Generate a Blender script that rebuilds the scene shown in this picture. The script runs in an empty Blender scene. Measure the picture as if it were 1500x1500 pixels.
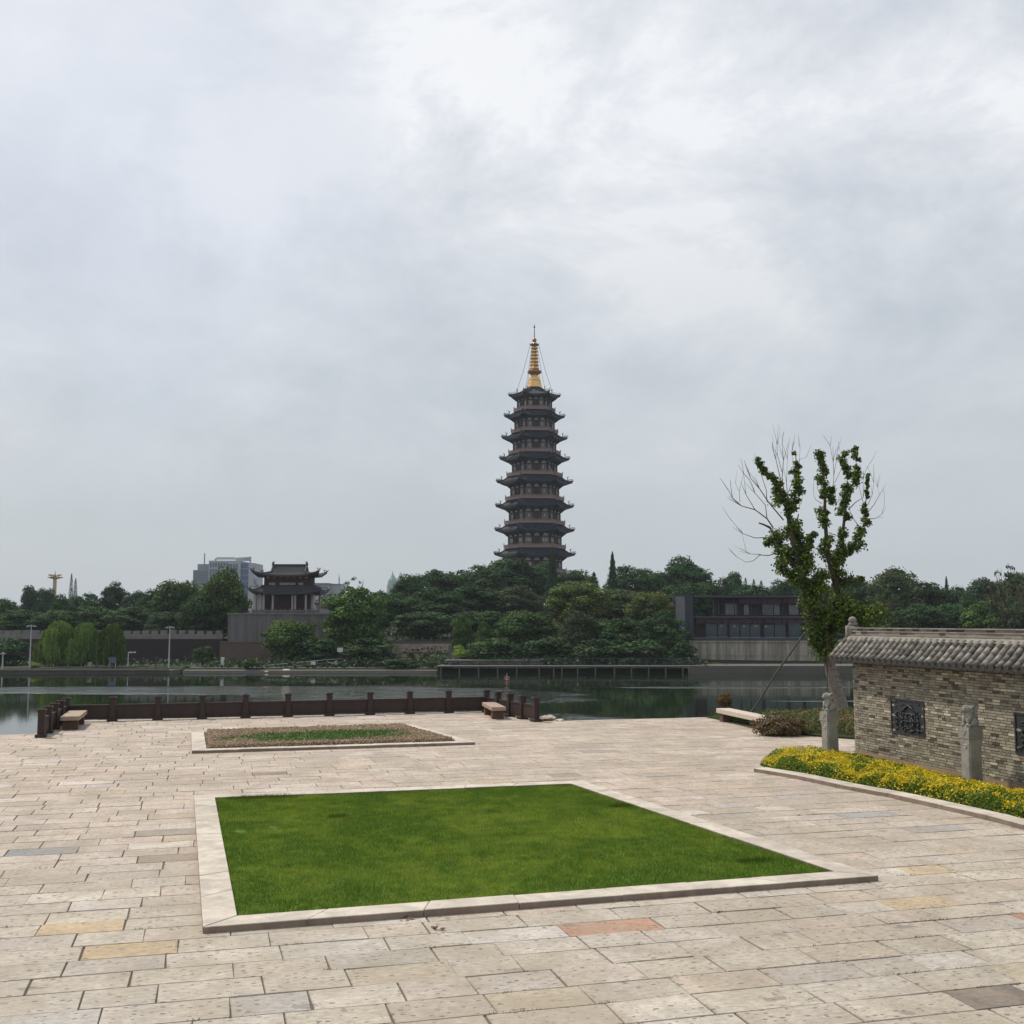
import bpy, math, random
import numpy as np
from mathutils import Vector, Matrix
C = bpy.context.scene
COL = C.collection
R = math.radians

# ------------------------------------------------------------------ camera
F_PX, EYE = 1625.0, 3.3
PITCH = math.atan(161 / F_PX)
cd = bpy.data.cameras.new('camera')
cam = bpy.data.objects.new('camera', cd); COL.objects.link(cam)
cam.location = (0, 0, EYE); cam.rotation_euler = (R(90) + PITCH, 0, 0)
cd.sensor_width = 36; cd.lens = 36 * F_PX / 1500; cd.clip_end = 6000; cd.clip_start = .1
C.camera = cam

# ------------------------------------------------------------------ sky and sun
SUN_EL, SUN_AZ = R(54), R(-52)          # azimuth from +Y towards +X
w = bpy.data.worlds.new('World'); C.world = w; w.use_nodes = True
nt = w.node_tree; nt.nodes.clear()
def N(nt, t, **k):
    n = nt.nodes.new(t)
    for a, b in k.items():
        if a.startswith('i_'): n.inputs[a[2:].replace('_', ' ')].default_value = b
        else: setattr(n, a, b)
    return n
def L(nt, a, ao, b, bi): nt.links.new(a.outputs[ao], b.inputs[bi])
def M(nt, op, a, b=None, c=None, clamp=False):
    n = nt.nodes.new('ShaderNodeMath'); n.operation = op; n.use_clamp = clamp
    for i, v in enumerate((a, b, c)):
        if v is None: continue
        if isinstance(v, (int, float)): n.inputs[i].default_value = v
        else: nt.links.new(v, n.inputs[i])
    return n.outputs[0]
def MIX(nt, f, a, b):
    n = nt.nodes.new('ShaderNodeMix'); n.data_type = 'RGBA'
    if isinstance(f, (int, float)): n.inputs[0].default_value = f
    else: nt.links.new(f, n.inputs[0])
    for i, v in ((6, a), (7, b)):
        if isinstance(v, tuple): n.inputs[i].default_value = (*v[:3], 1)
        else: nt.links.new(v, n.inputs[i])
    return n.outputs[2]
def RAMP(nt, fac, stops):
    n = nt.nodes.new('ShaderNodeValToRGB'); e = n.color_ramp.elements
    while len(e) < len(stops): e.new(.5)
    for i, (p, c) in enumerate(stops):
        e[i].position = p; e[i].color = (c, c, c, 1) if isinstance(c, (int, float)) else (*c, 1)
    nt.links.new(fac, n.inputs[0]); return n.outputs[0]
def NOISE(nt, vec, scale, detail=4, rough=.5, dist=0, out=0):
    n = nt.nodes.new('ShaderNodeTexNoise'); n.inputs['Scale'].default_value = scale
    n.inputs['Detail'].default_value = detail; n.inputs['Roughness'].default_value = rough
    n.inputs['Distortion'].default_value = dist
    if vec is not None: nt.links.new(vec, n.inputs['Vector'])
    return n.outputs[out]
def MAPV(nt, vec, loc=(0, 0, 0), rot=(0, 0, 0), scale=(1, 1, 1)):
    n = nt.nodes.new('ShaderNodeMapping'); n.inputs[1].default_value = loc
    n.inputs[2].default_value = rot; n.inputs[3].default_value = scale
    nt.links.new(vec, n.inputs[0]); return n.outputs[0]

sky = N(nt, 'ShaderNodeTexSky', sky_type='NISHITA', sun_disc=False, sun_elevation=SUN_EL, sun_rotation=SUN_AZ, dust_density=3.0)
bgs = N(nt, 'ShaderNodeBackground', i_Strength=.1); L(nt, sky, 0, bgs, 0)
tc = N(nt, 'ShaderNodeTexCoord')
sep = N(nt, 'ShaderNodeSeparateXYZ'); L(nt, tc, 'Generated', sep, 0)
zc = M(nt, 'MAXIMUM', sep.outputs[2], 0.0)
den = M(nt, 'ADD', zc, .16)
cmb = N(nt, 'ShaderNodeCombineXYZ')
nt.links.new(M(nt, 'DIVIDE', sep.outputs[0], den), cmb.inputs[0])
nt.links.new(M(nt, 'DIVIDE', sep.outputs[1], den), cmb.inputs[1])
cv = cmb.outputs[0]
n1 = NOISE(nt, MAPV(nt, cv, (8.4, 3.9, 2), (0, 0, .9), (.9, 1.1, 1)), 1.3, 9, .52, .25)
n2 = NOISE(nt, MAPV(nt, cv, (7.3, 2.2, 1)), .55, 3, .5, .2)
n3 = NOISE(nt, MAPV(nt, tc.outputs['Generated'], (0.3, 5.2, 4), (0, -.5, 0), (.8, 1, 1.35)), 5.5, 11, .64, .3)
s = M(nt, 'ADD', M(nt, 'MULTIPLY', n1, .28), M(nt, 'ADD', M(nt, 'MULTIPLY', n2, .14), M(nt, 'MULTIPLY', n3, .58)))
cloud = RAMP(nt, s, [(.395, (.47, .52, .60)), (.45, (.57, .615, .68)), (.50, (.69, .725, .775)), (.545, (.81, .835, .875)), (.59, (.97, .98, .99))])
low = RAMP(nt, zc, [(0, 1.0), (.10, .9), (.26, .5), (.42, 0.0)])
cloud = MIX(nt, low, cloud, (.53, .575, .605))
def spot(px, py, rad, soft, amt, warp):
    b = math.tan(PITCH + math.atan((750 - py) / F_PX)); dv = Vector(((px - 750) / F_PX / math.cos(PITCH), 1, b)).normalized()
    vm = nt.nodes.new('ShaderNodeVectorMath'); vm.operation = 'DISTANCE'; nt.links.new(tc.outputs['Generated'], vm.inputs[0]); vm.inputs[1].default_value = dv
    d = M(nt, 'ADD', vm.outputs['Value'], M(nt, 'MULTIPLY', M(nt, 'SUBTRACT', warp, .5), .35))
    mr = nt.nodes.new('ShaderNodeMapRange'); mr.inputs[1].default_value = rad + soft; mr.inputs[2].default_value = rad - soft; nt.links.new(d, mr.inputs[0])
    return M(nt, 'MULTIPLY', mr.outputs[0], amt)
wn = NOISE(nt, tc.outputs['Generated'], 7, 8, .6, .2)
cloud = MIX(nt, spot(150, 190, .14, .09, .75, wn), cloud, (.50, .57, .69))
cloud = MIX(nt, spot(290, 245, .05, .03, .55, wn), cloud, (.88, .905, .96))
cloud = MIX(nt, spot(250, 330, .16, .12, .4, wn), cloud, (.74, .775, .84))
cloud = MIX(nt, spot(60, 40, .16, .10, .5, wn), cloud, (.84, .87, .92))
cloud = MIX(nt, spot(1050, -60, .30, .22, .35, wn), cloud, (.84, .86, .90))
bgc = N(nt, 'ShaderNodeBackground', i_Strength=1.04); nt.links.new(cloud, bgc.inputs[0])
mx = N(nt, 'ShaderNodeMixShader', i_Fac=.9); L(nt, bgs, 0, mx, 1); L(nt, bgc, 0, mx, 2)
out = N(nt, 'ShaderNodeOutputWorld'); L(nt, mx, 0, out, 0)

sl = bpy.data.lights.new('sun', 'SUN'); sl.energy = 3.5; sl.angle = R(4); sl.color = (1, .925, .80)
sun = bpy.data.objects.new('sun', sl); COL.objects.link(sun)
sdir = Vector((math.sin(SUN_AZ) * math.cos(SUN_EL), math.cos(SUN_AZ) * math.cos(SUN_EL), math.sin(SUN_EL)))
sun.rotation_euler = sdir.to_track_quat('Z', 'Y').to_euler(); sun.location = sdir * 100
C.view_settings.view_transform = 'Standard'; C.view_settings.look = 'None'
C.view_settings.exposure = 0; C.view_settings.gamma = 1
C.cycles.volume_bounces = 0; C.cycles.max_bounces = 6; C.cycles.transparent_max_bounces = 8

# ------------------------------------------------------------------ measuring helpers (metres)
def ray(px, py):
    a = (px - 750) / F_PX; b = (750 - py) / F_PX
    return a, math.cos(PITCH) - b * math.sin(PITCH), math.sin(PITCH) + b * math.cos(PITCH)
def G(px, py, z=0.0):
    a, y, c = ray(px, py); t = (z - EYE) / c; return Vector((a * t, y * t, z))
def P(px, py, D):
    a, y, c = ray(px, py); t = D / y; return Vector((a * t, D, EYE + c * t))
PHI = R(15.5); CU, SU = math.cos(PHI), math.sin(PHI)
def W(u, v, z=0.0): return Vector((u * CU - v * SU, u * SU + v * CU, z))
def UV(p): return (p[0] * CU + p[1] * SU, -p[0] * SU + p[1] * CU)
def GU(px, py, z=0.0): return UV(G(px, py, z))

# ------------------------------------------------------------------ object helpers
def tag(o, label=None, cat=None, group=None, kind=None):
    if label: o['label'] = label
    if cat: o['category'] = cat
    if group: o['group'] = group
    if kind: o['kind'] = kind
    return o
def empty(name, loc=(0, 0, 0), rz=0, label=None, cat=None, group=None):
    o = bpy.data.objects.new(name, None); COL.objects.link(o)
    o.location = loc; o.rotation_euler = (0, 0, rz); o.empty_display_size = .3
    return tag(o, label, cat, group)
class MB:
    def __init__(s): s.v = []; s.f = []; s.c = []; s.m = []
    def poly(s, pts, col=None, mi=0):
        b = len(s.v); s.v += [tuple(p) for p in pts]; s.f.append(tuple(range(b, b + len(pts)))); s.c.append(col); s.m.append(mi)
    def hexa(s, p, col=None, mi=0):      # 8 pts: bottom 4 ccw, top 4 ccw
        b = len(s.v); s.v += [tuple(q) for q in p]
        for f in ((3, 2, 1, 0), (4, 5, 6, 7), (0, 1, 5, 4), (1, 2, 6, 5), (2, 3, 7, 6), (3, 0, 4, 7)):
            s.f.append(tuple(b + i for i in f)); s.c.append(col); s.m.append(mi)
    def box(s, x0, x1, y0, y1, z0, z1, col=None, T=None, mi=0):
        p = [(x0, y0, z0), (x1, y0, z0), (x1, y1, z0), (x0, y1, z0), (x0, y0, z1), (x1, y0, z1), (x1, y1, z1), (x0, y1, z1)]
        if T: p = [T(*q) for q in p]
        s.hexa(p, col, mi)
    def tube(s, pts, rad, n=6, col=None, mi=0, cap=True):
        pts = [Vector(p) for p in pts]
        if not isinstance(rad, (list, tuple)): rad = [rad] * len(pts)
        b = len(s.v); up = Vector((0, 0, 1))
        for i, p in enumerate(pts):
            d = (pts[min(i + 1, len(pts) - 1)] - pts[max(i - 1, 0)]).normalized()
            a = d.cross(up)
            if a.length < .05: a = d.cross(Vector((1, 0, 0)))
            a.normalize(); c = a.cross(d)
            for k in range(n):
                t = 2 * math.pi * k / n
                s.v.append(tuple(p + (a * math.cos(t) + c * math.sin(t)) * rad[i]))
        for i in range(len(pts) - 1):
            for k in range(n):
                k2 = (k + 1) % n
                s.f.append((b + i * n + k, b + i * n + k2, b + (i + 1) * n + k2, b + (i + 1) * n + k)); s.c.append(col); s.m.append(mi)
        if cap:
            s.f.append(tuple(b + k for k in range(n))[::-1]); s.c.append(col); s.m.append(mi)
            e = b + (len(pts) - 1) * n
            s.f.append(tuple(e + k for k in range(n))); s.c.append(col); s.m.append(mi)
    def lathe(s, prof, ctr=(0, 0, 0), n=20, col=None, mi=0):
        b = len(s.v)
        for r, z in prof:
            for k in range(n):
                t = 2 * math.pi * k / n; s.v.append((ctr[0] + r * math.cos(t), ctr[1] + r * math.sin(t), ctr[2] + z))
        for i in range(len(prof) - 1):
            for k in range(n):
                k2 = (k + 1) % n
                s.f.append((b + i * n + k, b + i * n + k2, b + (i + 1) * n + k2, b + (i + 1) * n + k)); s.c.append(col); s.m.append(mi)
    def ball(s, c, r, n=8, T=None, col=None, mi=0):
        rx, ry, rz = r if isinstance(r, (tuple, list)) else (r, r, r)
        b = len(s.v)
        for i in range(n + 1):
            ph = math.pi * i / n
            for k in range(2 * n):
                t = math.pi * k / n
                p = (rx * math.sin(ph) * math.cos(t), ry * math.sin(ph) * math.sin(t), -rz * math.cos(ph))
                if T: p = T @ Vector(p)
                s.v.append((c[0] + p[0], c[1] + p[1], c[2] + p[2]))
        for i in range(n):
            for k in range(2 * n):
                k2 = (k + 1) % (2 * n)
                s.f.append((b + i * 2 * n + k, b + i * 2 * n + k2, b + (i + 1) * 2 * n + k2, b + (i + 1) * 2 * n + k)); s.c.append(col); s.m.append(mi)
    def build(s, name, mat, parent=None, loc=None, smooth=False):
        me = bpy.data.meshes.new(name); me.from_pydata(s.v, [], s.f); me.validate()
        for m_ in (mat if isinstance(mat, (list, tuple)) else [mat]): me.materials.append(m_)
        if any(s.m) and len(me.polygons) == len(s.m): me.polygons.foreach_set('material_index', s.m)
        if any(c is not None for c in s.c) and len(me.polygons) == len(s.c):
            at = me.color_attributes.new('col', 'FLOAT_COLOR', 'CORNER')
            a = np.array([c if c is not None else (1, 1, 1) for c in s.c], dtype=np.float32)
            a = np.hstack([a, np.ones((len(a), 1), np.float32)])
            n = np.array([len(f) for f in s.f]); at.data.foreach_set('color', np.repeat(a, n, axis=0).ravel())
        if smooth: me.polygons.foreach_set('use_smooth', [True] * len(me.polygons))
        o = bpy.data.objects.new(name, me); COL.objects.link(o)
        if parent: o.parent = parent
        if loc is not None: o.location = loc
        return o
def quads(name, V, cols, mat, parent=None, loc=None, k=4, link=True):   # V (n,k,3), cols (n,3)
    n = len(V); me = bpy.data.meshes.new(name)
    me.vertices.add(n * k); me.vertices.foreach_set('co', V.astype(np.float32).ravel())
    me.loops.add(n * k); me.loops.foreach_set('vertex_index', np.arange(n * k, dtype=np.int32))
    me.polygons.add(n); me.polygons.foreach_set('loop_start', np.arange(0, n * k, k, dtype=np.int32))
    me.update(); me.validate()
    at = me.color_attributes.new('col', 'FLOAT_COLOR', 'CORNER')
    a = np.hstack([cols, np.ones((n, 1))]).astype(np.float32); at.data.foreach_set('color', np.repeat(a, k, axis=0).ravel())
    me.materials.append(mat)
    if not link: return me
    o = bpy.data.objects.new(name, me); COL.objects.link(o)
    if parent: o.parent = parent
    if loc is not None: o.location = loc
    return o
def leafquads(Pc, Nn, size, rng, aspect=.6, fold=0):
    n = len(Pc); r = rng.normal(size=(n, 3)); a = np.cross(Nn, r); a /= np.linalg.norm(a, axis=1)[:, None] + 1e-9
    b = np.cross(Nn, a); b /= np.linalg.norm(b, axis=1)[:, None] + 1e-9
    s = size * rng.uniform(.7, 1.3, n)[:, None] if np.isscalar(size) else size[:, None]
    a = a * s * .5; b = b * s * .5 * aspect
    return np.stack([Pc - a, Pc + b - a * .1, Pc + a, Pc - b - a * .1], axis=1)

# ------------------------------------------------------------------ materials
def mat(name, col=(.5, .5, .5), rough=.8, var=.15, vs=3.0, bump=0.0, bs=20.0, attr=False, objcol=False, metal=0.0,
        stain=0.0, ss=.6, spec=.3, trans=0.0, streak=0.0):
    m = bpy.data.materials.new(name); m.use_nodes = True; nt = m.node_tree
    bs_ = nt.nodes['Principled BSDF']; tc = nt.nodes.new('ShaderNodeTexCoord'); ov = tc.outputs['Object']
    if attr:
        a = nt.nodes.new('ShaderNodeVertexColor'); a.layer_name = 'col'; c = a.outputs[0]
    elif objcol:
        a = nt.nodes.new('ShaderNodeObjectInfo'); c = a.outputs['Color']
    else:
        a = nt.nodes.new('ShaderNodeRGB'); a.outputs[0].default_value = (*col, 1); c = a.outputs[0]
    if attr and objcol:
        oi = nt.nodes.new('ShaderNodeObjectInfo'); mm = nt.nodes.new('ShaderNodeMix'); mm.data_type = 'RGBA'; mm.blend_type = 'MULTIPLY'
        mm.inputs[0].default_value = 1; nt.links.new(c, mm.inputs[6]); nt.links.new(oi.outputs['Color'], mm.inputs[7]); c = mm.outputs[2]
    def mulv(c, val):
        vm = nt.nodes.new('ShaderNodeVectorMath'); vm.operation = 'SCALE'; nt.links.new(c, vm.inputs[0]); nt.links.new(val, vm.inputs['Scale']); return vm.outputs[0]
    if var: c = mulv(c, M(nt, 'ADD', M(nt, 'MULTIPLY', NOISE(nt, ov, vs, 6, .6), 2 * var), 1 - var))
    if stain: c = mulv(c, RAMP(nt, NOISE(nt, ov, ss, 5, .65, .5), [(.38, 1 - stain), (.6, 1.0)]))
    if streak: c = mulv(c, RAMP(nt, NOISE(nt, MAPV(nt, ov, scale=(1, 1, .06)), 1.6, 5, .65), [(.38, 1 - streak), (.62, 1.0)]))
    nt.links.new(c, bs_.inputs['Base Color'])
    bs_.inputs['Roughness'].default_value = rough; bs_.inputs['Metallic'].default_value = metal
    bs_.inputs['Specular IOR Level'].default_value = spec
    if bump:
        bp = nt.nodes.new('ShaderNodeBump'); bp.inputs['Distance'].default_value = bump; bp.inputs['Strength'].default_value = 1
        nt.links.new(NOISE(nt, ov, bs, 6, .65), bp.inputs['Height']); nt.links.new(bp.outputs[0], bs_.inputs['Normal'])
    if trans:
        tr = nt.nodes.new('ShaderNodeBsdfTranslucent'); mix = nt.nodes.new('ShaderNodeMixShader'); mix.inputs[0].default_value = trans
        nt.links.new(c, tr.inputs[0]); nt.links.new(bs_.outputs[0], mix.inputs[1]); nt.links.new(tr.outputs[0], mix.inputs[2])
        nt.links.new(mix.outputs[0], nt.nodes['Material Output'].inputs[0])
    return m
MT = {}
MT['leaf'] = mat('tree_leaf', rough=.7, var=.12, vs=1.5, attr=True, objcol=True, spec=.12, trans=.18)
MT['leafn'] = mat('near_leaf', rough=.55, var=0, attr=True, spec=.3, trans=.3)
MT['blade'] = mat('grass_blade', rough=.65, var=0, attr=True, spec=.15, trans=.25)
MT['bark'] = mat('bark', (.07, .055, .045), .9, .3, 6, .01, 30)
MT['pale_bark'] = mat('pale_bark', (.24, .20, .17), .9, .45, 5, .02, 14)
MT['twig'] = mat('twig', (.11, .09, .08), .9, .2, 6)
MT['earth'] = mat('earth', (.022, .032, .014), .95, .4, .5)
MT['soil'] = mat('soil', (.03, .045, .012), .95, .3, 8)
MT['rail'] = mat('brown_paint', (.045, .029, .025), .6, .22, 3, .003, 25, streak=.25)
MT['benchwood'] = mat('bench_top', (.33, .25, .19), .75, .2, 7, .003, 30)
MT['benchleg'] = mat('bench_leg', (.11, .065, .05), .85, .25, 8)
MT['pale_stone'] = mat('pale_stone', (.52, .44, .37), .85, .15, 6, .003, 30)
MT['grey_stone'] = mat('grey_stone', (.31, .30, .275), .85, .25, 10, .004, 40, stain=.3, ss=2.5)
MT['tile'] = mat('roof_tile_grey', rough=.85, var=.3, vs=9, bump=.006, bs=40, attr=True, stain=.45, ss=5)
MT['tile_dark'] = mat('eave_tile', (.075, .072, .07), .8, .3, 9)
MT['plaster'] = mat('roof_mortar', (.27, .25, .22), .9, .25, 4, .006, 20, stain=.35, ss=2)
MT['slate'] = mat('carved_slate', (.028, .031, .036), .5, .25, 10, .003, 50, spec=.4)
MT['kerb'] = mat('kerb_stone', rough=.85, var=.22, vs=7, bump=.003, bs=60, attr=True, stain=.28, ss=2.2)
MT['brick'] = mat('brick', rough=.92, var=.25, vs=14, bump=.004, bs=60, attr=True)
MT['mortar'] = mat('mortar', (.10, .088, .072), .95, .2, 10)
MT['pg_roof'] = mat('pagoda_roof_tile', (.014, .017, .026), .6, .2, .5)
MT['pg_wall'] = mat('pagoda_wall', (.13, .09, .08), .8, .25, .8)
MT['pg_rail'] = mat('pagoda_balcony', (.25, .175, .16), .8, .2, .8)
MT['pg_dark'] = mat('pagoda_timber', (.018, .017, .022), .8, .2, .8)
MT['pg_white'] = mat('pagoda_plaster', (.50, .47, .48), .8, .1, 1)
MT['pg_lattice'] = mat('pagoda_lattice', (.17, .135, .12), .8, .2, 1)
MT['door_red'] = mat('dark_red_door', (.04, .018, .018), .7, .2, 1)
MT['gold'] = mat('gilt', (.78, .50, .20), .38, .1, 1, metal=.75)
MT['gold_dk'] = mat('dull_gilt', (.36, .19, .09), .5, .2, 1, metal=.5)
MT['cable'] = mat('cable', (.10, .10, .12), .6, 0)
MT['t_roof'] = mat('gate_roof', (.05, .052, .058), .7, .25, .8)
MT['t_ridge'] = mat('gate_ridge', (.035, .035, .04), .7, .2, 1)
MT['t_wall'] = mat('gate_timber', (.055, .025, .024), .75, .2, 1)
MT['t_col'] = mat('gate_column', (.34, .31, .30), .8, .12, 1)
MT['t_white'] = mat('gate_plaster', (.42, .40, .39), .8, .1, 1)
MT['base_wall'] = mat('grey_rampart', (.155, .155, .152), .9, .25, .35, streak=.3)
MT['brown_wall'] = mat('brown_rampart', (.035, .027, .027), .9, .15, .5)
MT['crenel'] = mat('crenellation', (.20, .185, .175), .9, .45, 1.2)
MT['pink_stone'] = mat('pinkish_stone', (.42, .33, .27), .9, .3, 1.2, stain=.35, ss=.8)
MT['conc'] = mat('stained_concrete', (.38, .345, .29), .9, .2, .3, streak=.5)
MT['quay'] = mat('quay_stone', (.115, .108, .093), .9, .3, .8)
MT['mod_dark'] = mat('dark_cladding', (.035, .022, .027), .6, .15, .5)
MT['mod_purple'] = mat('purple_cladding', (.05, .028, .035), .6, .35, .35)
MT['mod_grey'] = mat('blue_grey_cladding', (.055, .06, .078), .6, .15, .5)
MT['mod_light'] = mat('pale_frame', (.25, .25, .27), .5, .1, 1)
MT['glass'] = mat('green_glass', (.03, .055, .06), .08, .3, .5, spec=.6)
MT['glass_pale'] = mat('curtained_glass', (.14, .15, .16), .25, .4, .6, spec=.5)
MT['city'] = mat('city_facade', (.40, .41, .43), .8, .08, .1)
MT['city_dk'] = mat('city_facade_grey', (.24, .26, .29), .8, .1, .1)
MT['city_win'] = mat('city_window', (.13, .16, .20), .3, .1, .1)
MT['city_blue'] = mat('blue_glass', (.09, .16, .27), .25, .1, .1)
MT['spire_glass'] = mat('pale_green_glass', (.30, .38, .36), .3, .1, .1)
MT['metal'] = mat('galvanised', (.42, .43, .44), .5, .1, 2)
MT['cream'] = mat('cream_metal', (.45, .38, .24), .6, .1, 1)
MT['orange'] = mat('orange_tile', (.42, .13, .06), .8, .2, .6)
MT['white'] = mat('white_paint', (.6, .6, .6), .6, .1, 2)
MT['red'] = mat('red_paint', (.35, .03, .03), .5, .15, 4)
MT['blue_board'] = mat('blue_board', (.09, .13, .18), .5, .2, 2)
MT['rope'] = mat('pole_wood', (.11, .095, .08), .85, .2, 10)
MT['rust'] = mat('rust_red', (.12, .045, .03), .8, .3, 9)
MT['pilaster'] = mat('pale_concrete', (.30, .28, .245), .9, .25, .6, streak=.3)
MT['rock'] = mat('rock', (.12, .115, .10), .9, .3, 1.5)

# paving: per-stone colour + speckles and stains
m = bpy.data.materials.new('paving_stone'); m.use_nodes = True; nt = m.node_tree; b = nt.nodes['Principled BSDF']
tc = nt.nodes.new('ShaderNodeTexCoord'); ov = tc.outputs['Object']; rv = MAPV(nt, ov, rot=(0, 0, -PHI))
a = nt.nodes.new('ShaderNodeVertexColor'); a.layer_name = 'col'; c = a.outputs[0]
def mulc(nt, c, val):
    vm = nt.nodes.new('ShaderNodeVectorMath'); vm.operation = 'SCALE'; nt.links.new(c, vm.inputs[0])
    nt.links.new(val, vm.inputs['Scale']); return vm.outputs[0]
c = mulc(nt, c, RAMP(nt, NOISE(nt, rv, 1.7, 8, .62, .3), [(.25, .80), (.75, 1.13)]))
c = mulc(nt, c, RAMP(nt, NOISE(nt, MAPV(nt, rv, scale=(1, 2.4, 1)), 9, 7, .7), [(.32, .66), (.62, 1.12)]))
c = mulc(nt, c, RAMP(nt, NOISE(nt, rv, .35, 3, .5), [(.35, .90), (.65, 1.05)]))
st_ = RAMP(nt, NOISE(nt, MAPV(nt, rv, (3, 9, 0)), .8, 9, .72, .6), [(.44, 0.0), (.60, 1.0)])
c = MIX(nt, M(nt, 'MULTIPLY', st_, .6), c, (.30, .25, .19))
st2 = RAMP(nt, NOISE(nt, MAPV(nt, rv, (11, 2, 0)), 3.2, 8, .75, 1.0), [(.56, 0.0), (.66, 1.0)])
c = MIX(nt, M(nt, 'MULTIPLY', st2, .35), c, (.24, .20, .16))
spk_mask = RAMP(nt, NOISE(nt, rv, .9, 3, .6), [(.33, 0.0), (.48, 1.0)])
vo = nt.nodes.new('ShaderNodeTexVoronoi'); vo.inputs['Scale'].default_value = 16; vo.inputs['Randomness'].default_value = 1
nt.links.new(MAPV(nt, rv, scale=(.8, 1.5, 1)), vo.inputs['Vector'])
vd = M(nt, 'ADD', vo.outputs['Distance'], M(nt, 'MULTIPLY', NOISE(nt, rv, 40, 2, .5), .16))
sep = nt.nodes.new('ShaderNodeSeparateColor'); nt.links.new(vo.outputs['Color'], sep.inputs[0])
big = M(nt, 'MULTIPLY', M(nt, 'POWER', sep.outputs[0], 3.0), .30)
sp = M(nt, 'LESS_THAN', vd, M(nt, 'ADD', big, .17))
sp = M(nt, 'MULTIPLY', sp, spk_mask)
c = MIX(nt, M(nt, 'MULTIPLY', sp, .85), c, (.15, .13, .105))
vo2 = nt.nodes.new('ShaderNodeTexVoronoi'); vo2.inputs['Scale'].default_value = 1.1
nt.links.new(MAPV(nt, rv, scale=(.8, 1.4, 1)), vo2.inputs['Vector'])
vd2 = M(nt, 'ADD', vo2.outputs['Distance'], M(nt, 'MULTIPLY', NOISE(nt, rv, 9, 3, .6), .25))
sp2 = M(nt, 'LESS_THAN', vd2, .225)
c = MIX(nt, M(nt, 'MULTIPLY', sp2, .55), c, (.17, .15, .135))
vo3 = nt.nodes.new('ShaderNodeTexVoronoi'); vo3.inputs['Scale'].default_value = 34
nt.links.new(MAPV(nt, rv, scale=(.7, 1.3, 1)), vo3.inputs['Vector'])
sp3 = M(nt, 'LESS_THAN', M(nt, 'ADD', vo3.outputs['Distance'], M(nt, 'MULTIPLY', NOISE(nt, rv, 3, 3, .6), .5)), .38)
c = MIX(nt, M(nt, 'MULTIPLY', sp3, .5), c, (.19, .165, .13))
nt.links.new(c, b.inputs['Base Color']); b.inputs['Roughness'].default_value = .8; b.inputs['Specular IOR Level'].default_value = .3
bp = nt.nodes.new('ShaderNodeBump'); bp.inputs['Distance'].default_value = .004
hh = M(nt, 'SUBTRACT', NOISE(nt, rv, 22, 8, .7), M(nt, 'MULTIPLY', sp, .6))
nt.links.new(hh, bp.inputs['Height']); nt.links.new(bp.outputs[0], b.inputs['Normal'])
MT['paving'] = m

# water
m = bpy.data.materials.new('river_water'); m.use_nodes = True; nt = m.node_tree; b = nt.nodes['Principled BSDF']
tc = nt.nodes.new('ShaderNodeTexCoord'); ov = tc.outputs['Object']
b.inputs['Base Color'].default_value = (.012, .020, .010, 1); b.inputs['Roughness'].default_value = .04; b.inputs['IOR'].default_value = 1.33
fine = NOISE(nt, MAPV(nt, ov, scale=(.55, 1, 1)), 2.6, 4, .6)
swell = NOISE(nt, MAPV(nt, ov, scale=(.25, 1, 1)), .35, 2, .5)
sxyz = nt.nodes.new('ShaderNodeSeparateXYZ'); nt.links.new(ov, sxyz.inputs[0]); X, Y = sxyz.outputs[0], sxyz.outputs[1]
wob = M(nt, 'MULTIPLY', M(nt, 'SUBTRACT', NOISE(nt, MAPV(nt, ov, scale=(.4, 1, 1)), .09, 4, .6), .5), 1.6)
def patch(cx, cy, rx, ry, slope=0.0):
    dx = M(nt, 'DIVIDE', M(nt, 'SUBTRACT', X, cx), rx)
    yy = M(nt, 'SUBTRACT', M(nt, 'SUBTRACT', Y, cy), M(nt, 'MULTIPLY', M(nt, 'SUBTRACT', X, cx), slope))
    dy = M(nt, 'DIVIDE', yy, ry)
    d = M(nt, 'ADD', M(nt, 'MULTIPLY', dx, dx), M(nt, 'MULTIPLY', dy, dy))
    d = M(nt, 'ADD', d, wob); n = nt.nodes.new('ShaderNodeMapRange'); n.inputs[1].default_value = 1.15; n.inputs[2].default_value = .75
    nt.links.new(d, n.inputs[0]); return n.outputs[0]
WPATCH = [(-34, 113, 32, 6.5, -.04), (-9, 106, 17, 13, -.12), (-3, 80, 12, 7, -.1), (24, 118, 13, 2.0, .03), (-33, 55, 6, 4, 0), (35, 97, 12, 1.0, -.04)]
pm = None
for q in WPATCH:
    v_ = patch(*q); pm = v_ if pm is None else M(nt, 'MAXIMUM', pm, v_)
pm = M(nt, 'MULTIPLY', pm, RAMP(nt, NOISE(nt, MAPV(nt, ov, scale=(.5, 1, 1)), .5, 4, .7), [(.3, .35), (.6, 1.0)]))
amp = M(nt, 'ADD', M(nt, 'MULTIPLY', pm, .05), .0011)
coarse = NOISE(nt, MAPV(nt, ov, scale=(.9, .35, 1)), 1.1, 3, .6)
h = M(nt, 'ADD', M(nt, 'MULTIPLY', fine, amp), M(nt, 'MULTIPLY', swell, .0012))
h = M(nt, 'ADD', h, M(nt, 'MULTIPLY', coarse, M(nt, 'MULTIPLY', pm, .12)))
bp = nt.nodes.new('ShaderNodeBump'); bp.inputs['Distance'].default_value = 1.0; nt.links.new(h, bp.inputs['Height'])
nt.links.new(bp.outputs[0], b.inputs['Normal'])
MT['water'] = m

# lawn ground under the blades
MT['lawn_base'] = mat('lawn_base', (.085, .15, .016), .95, .35, 3)

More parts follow.
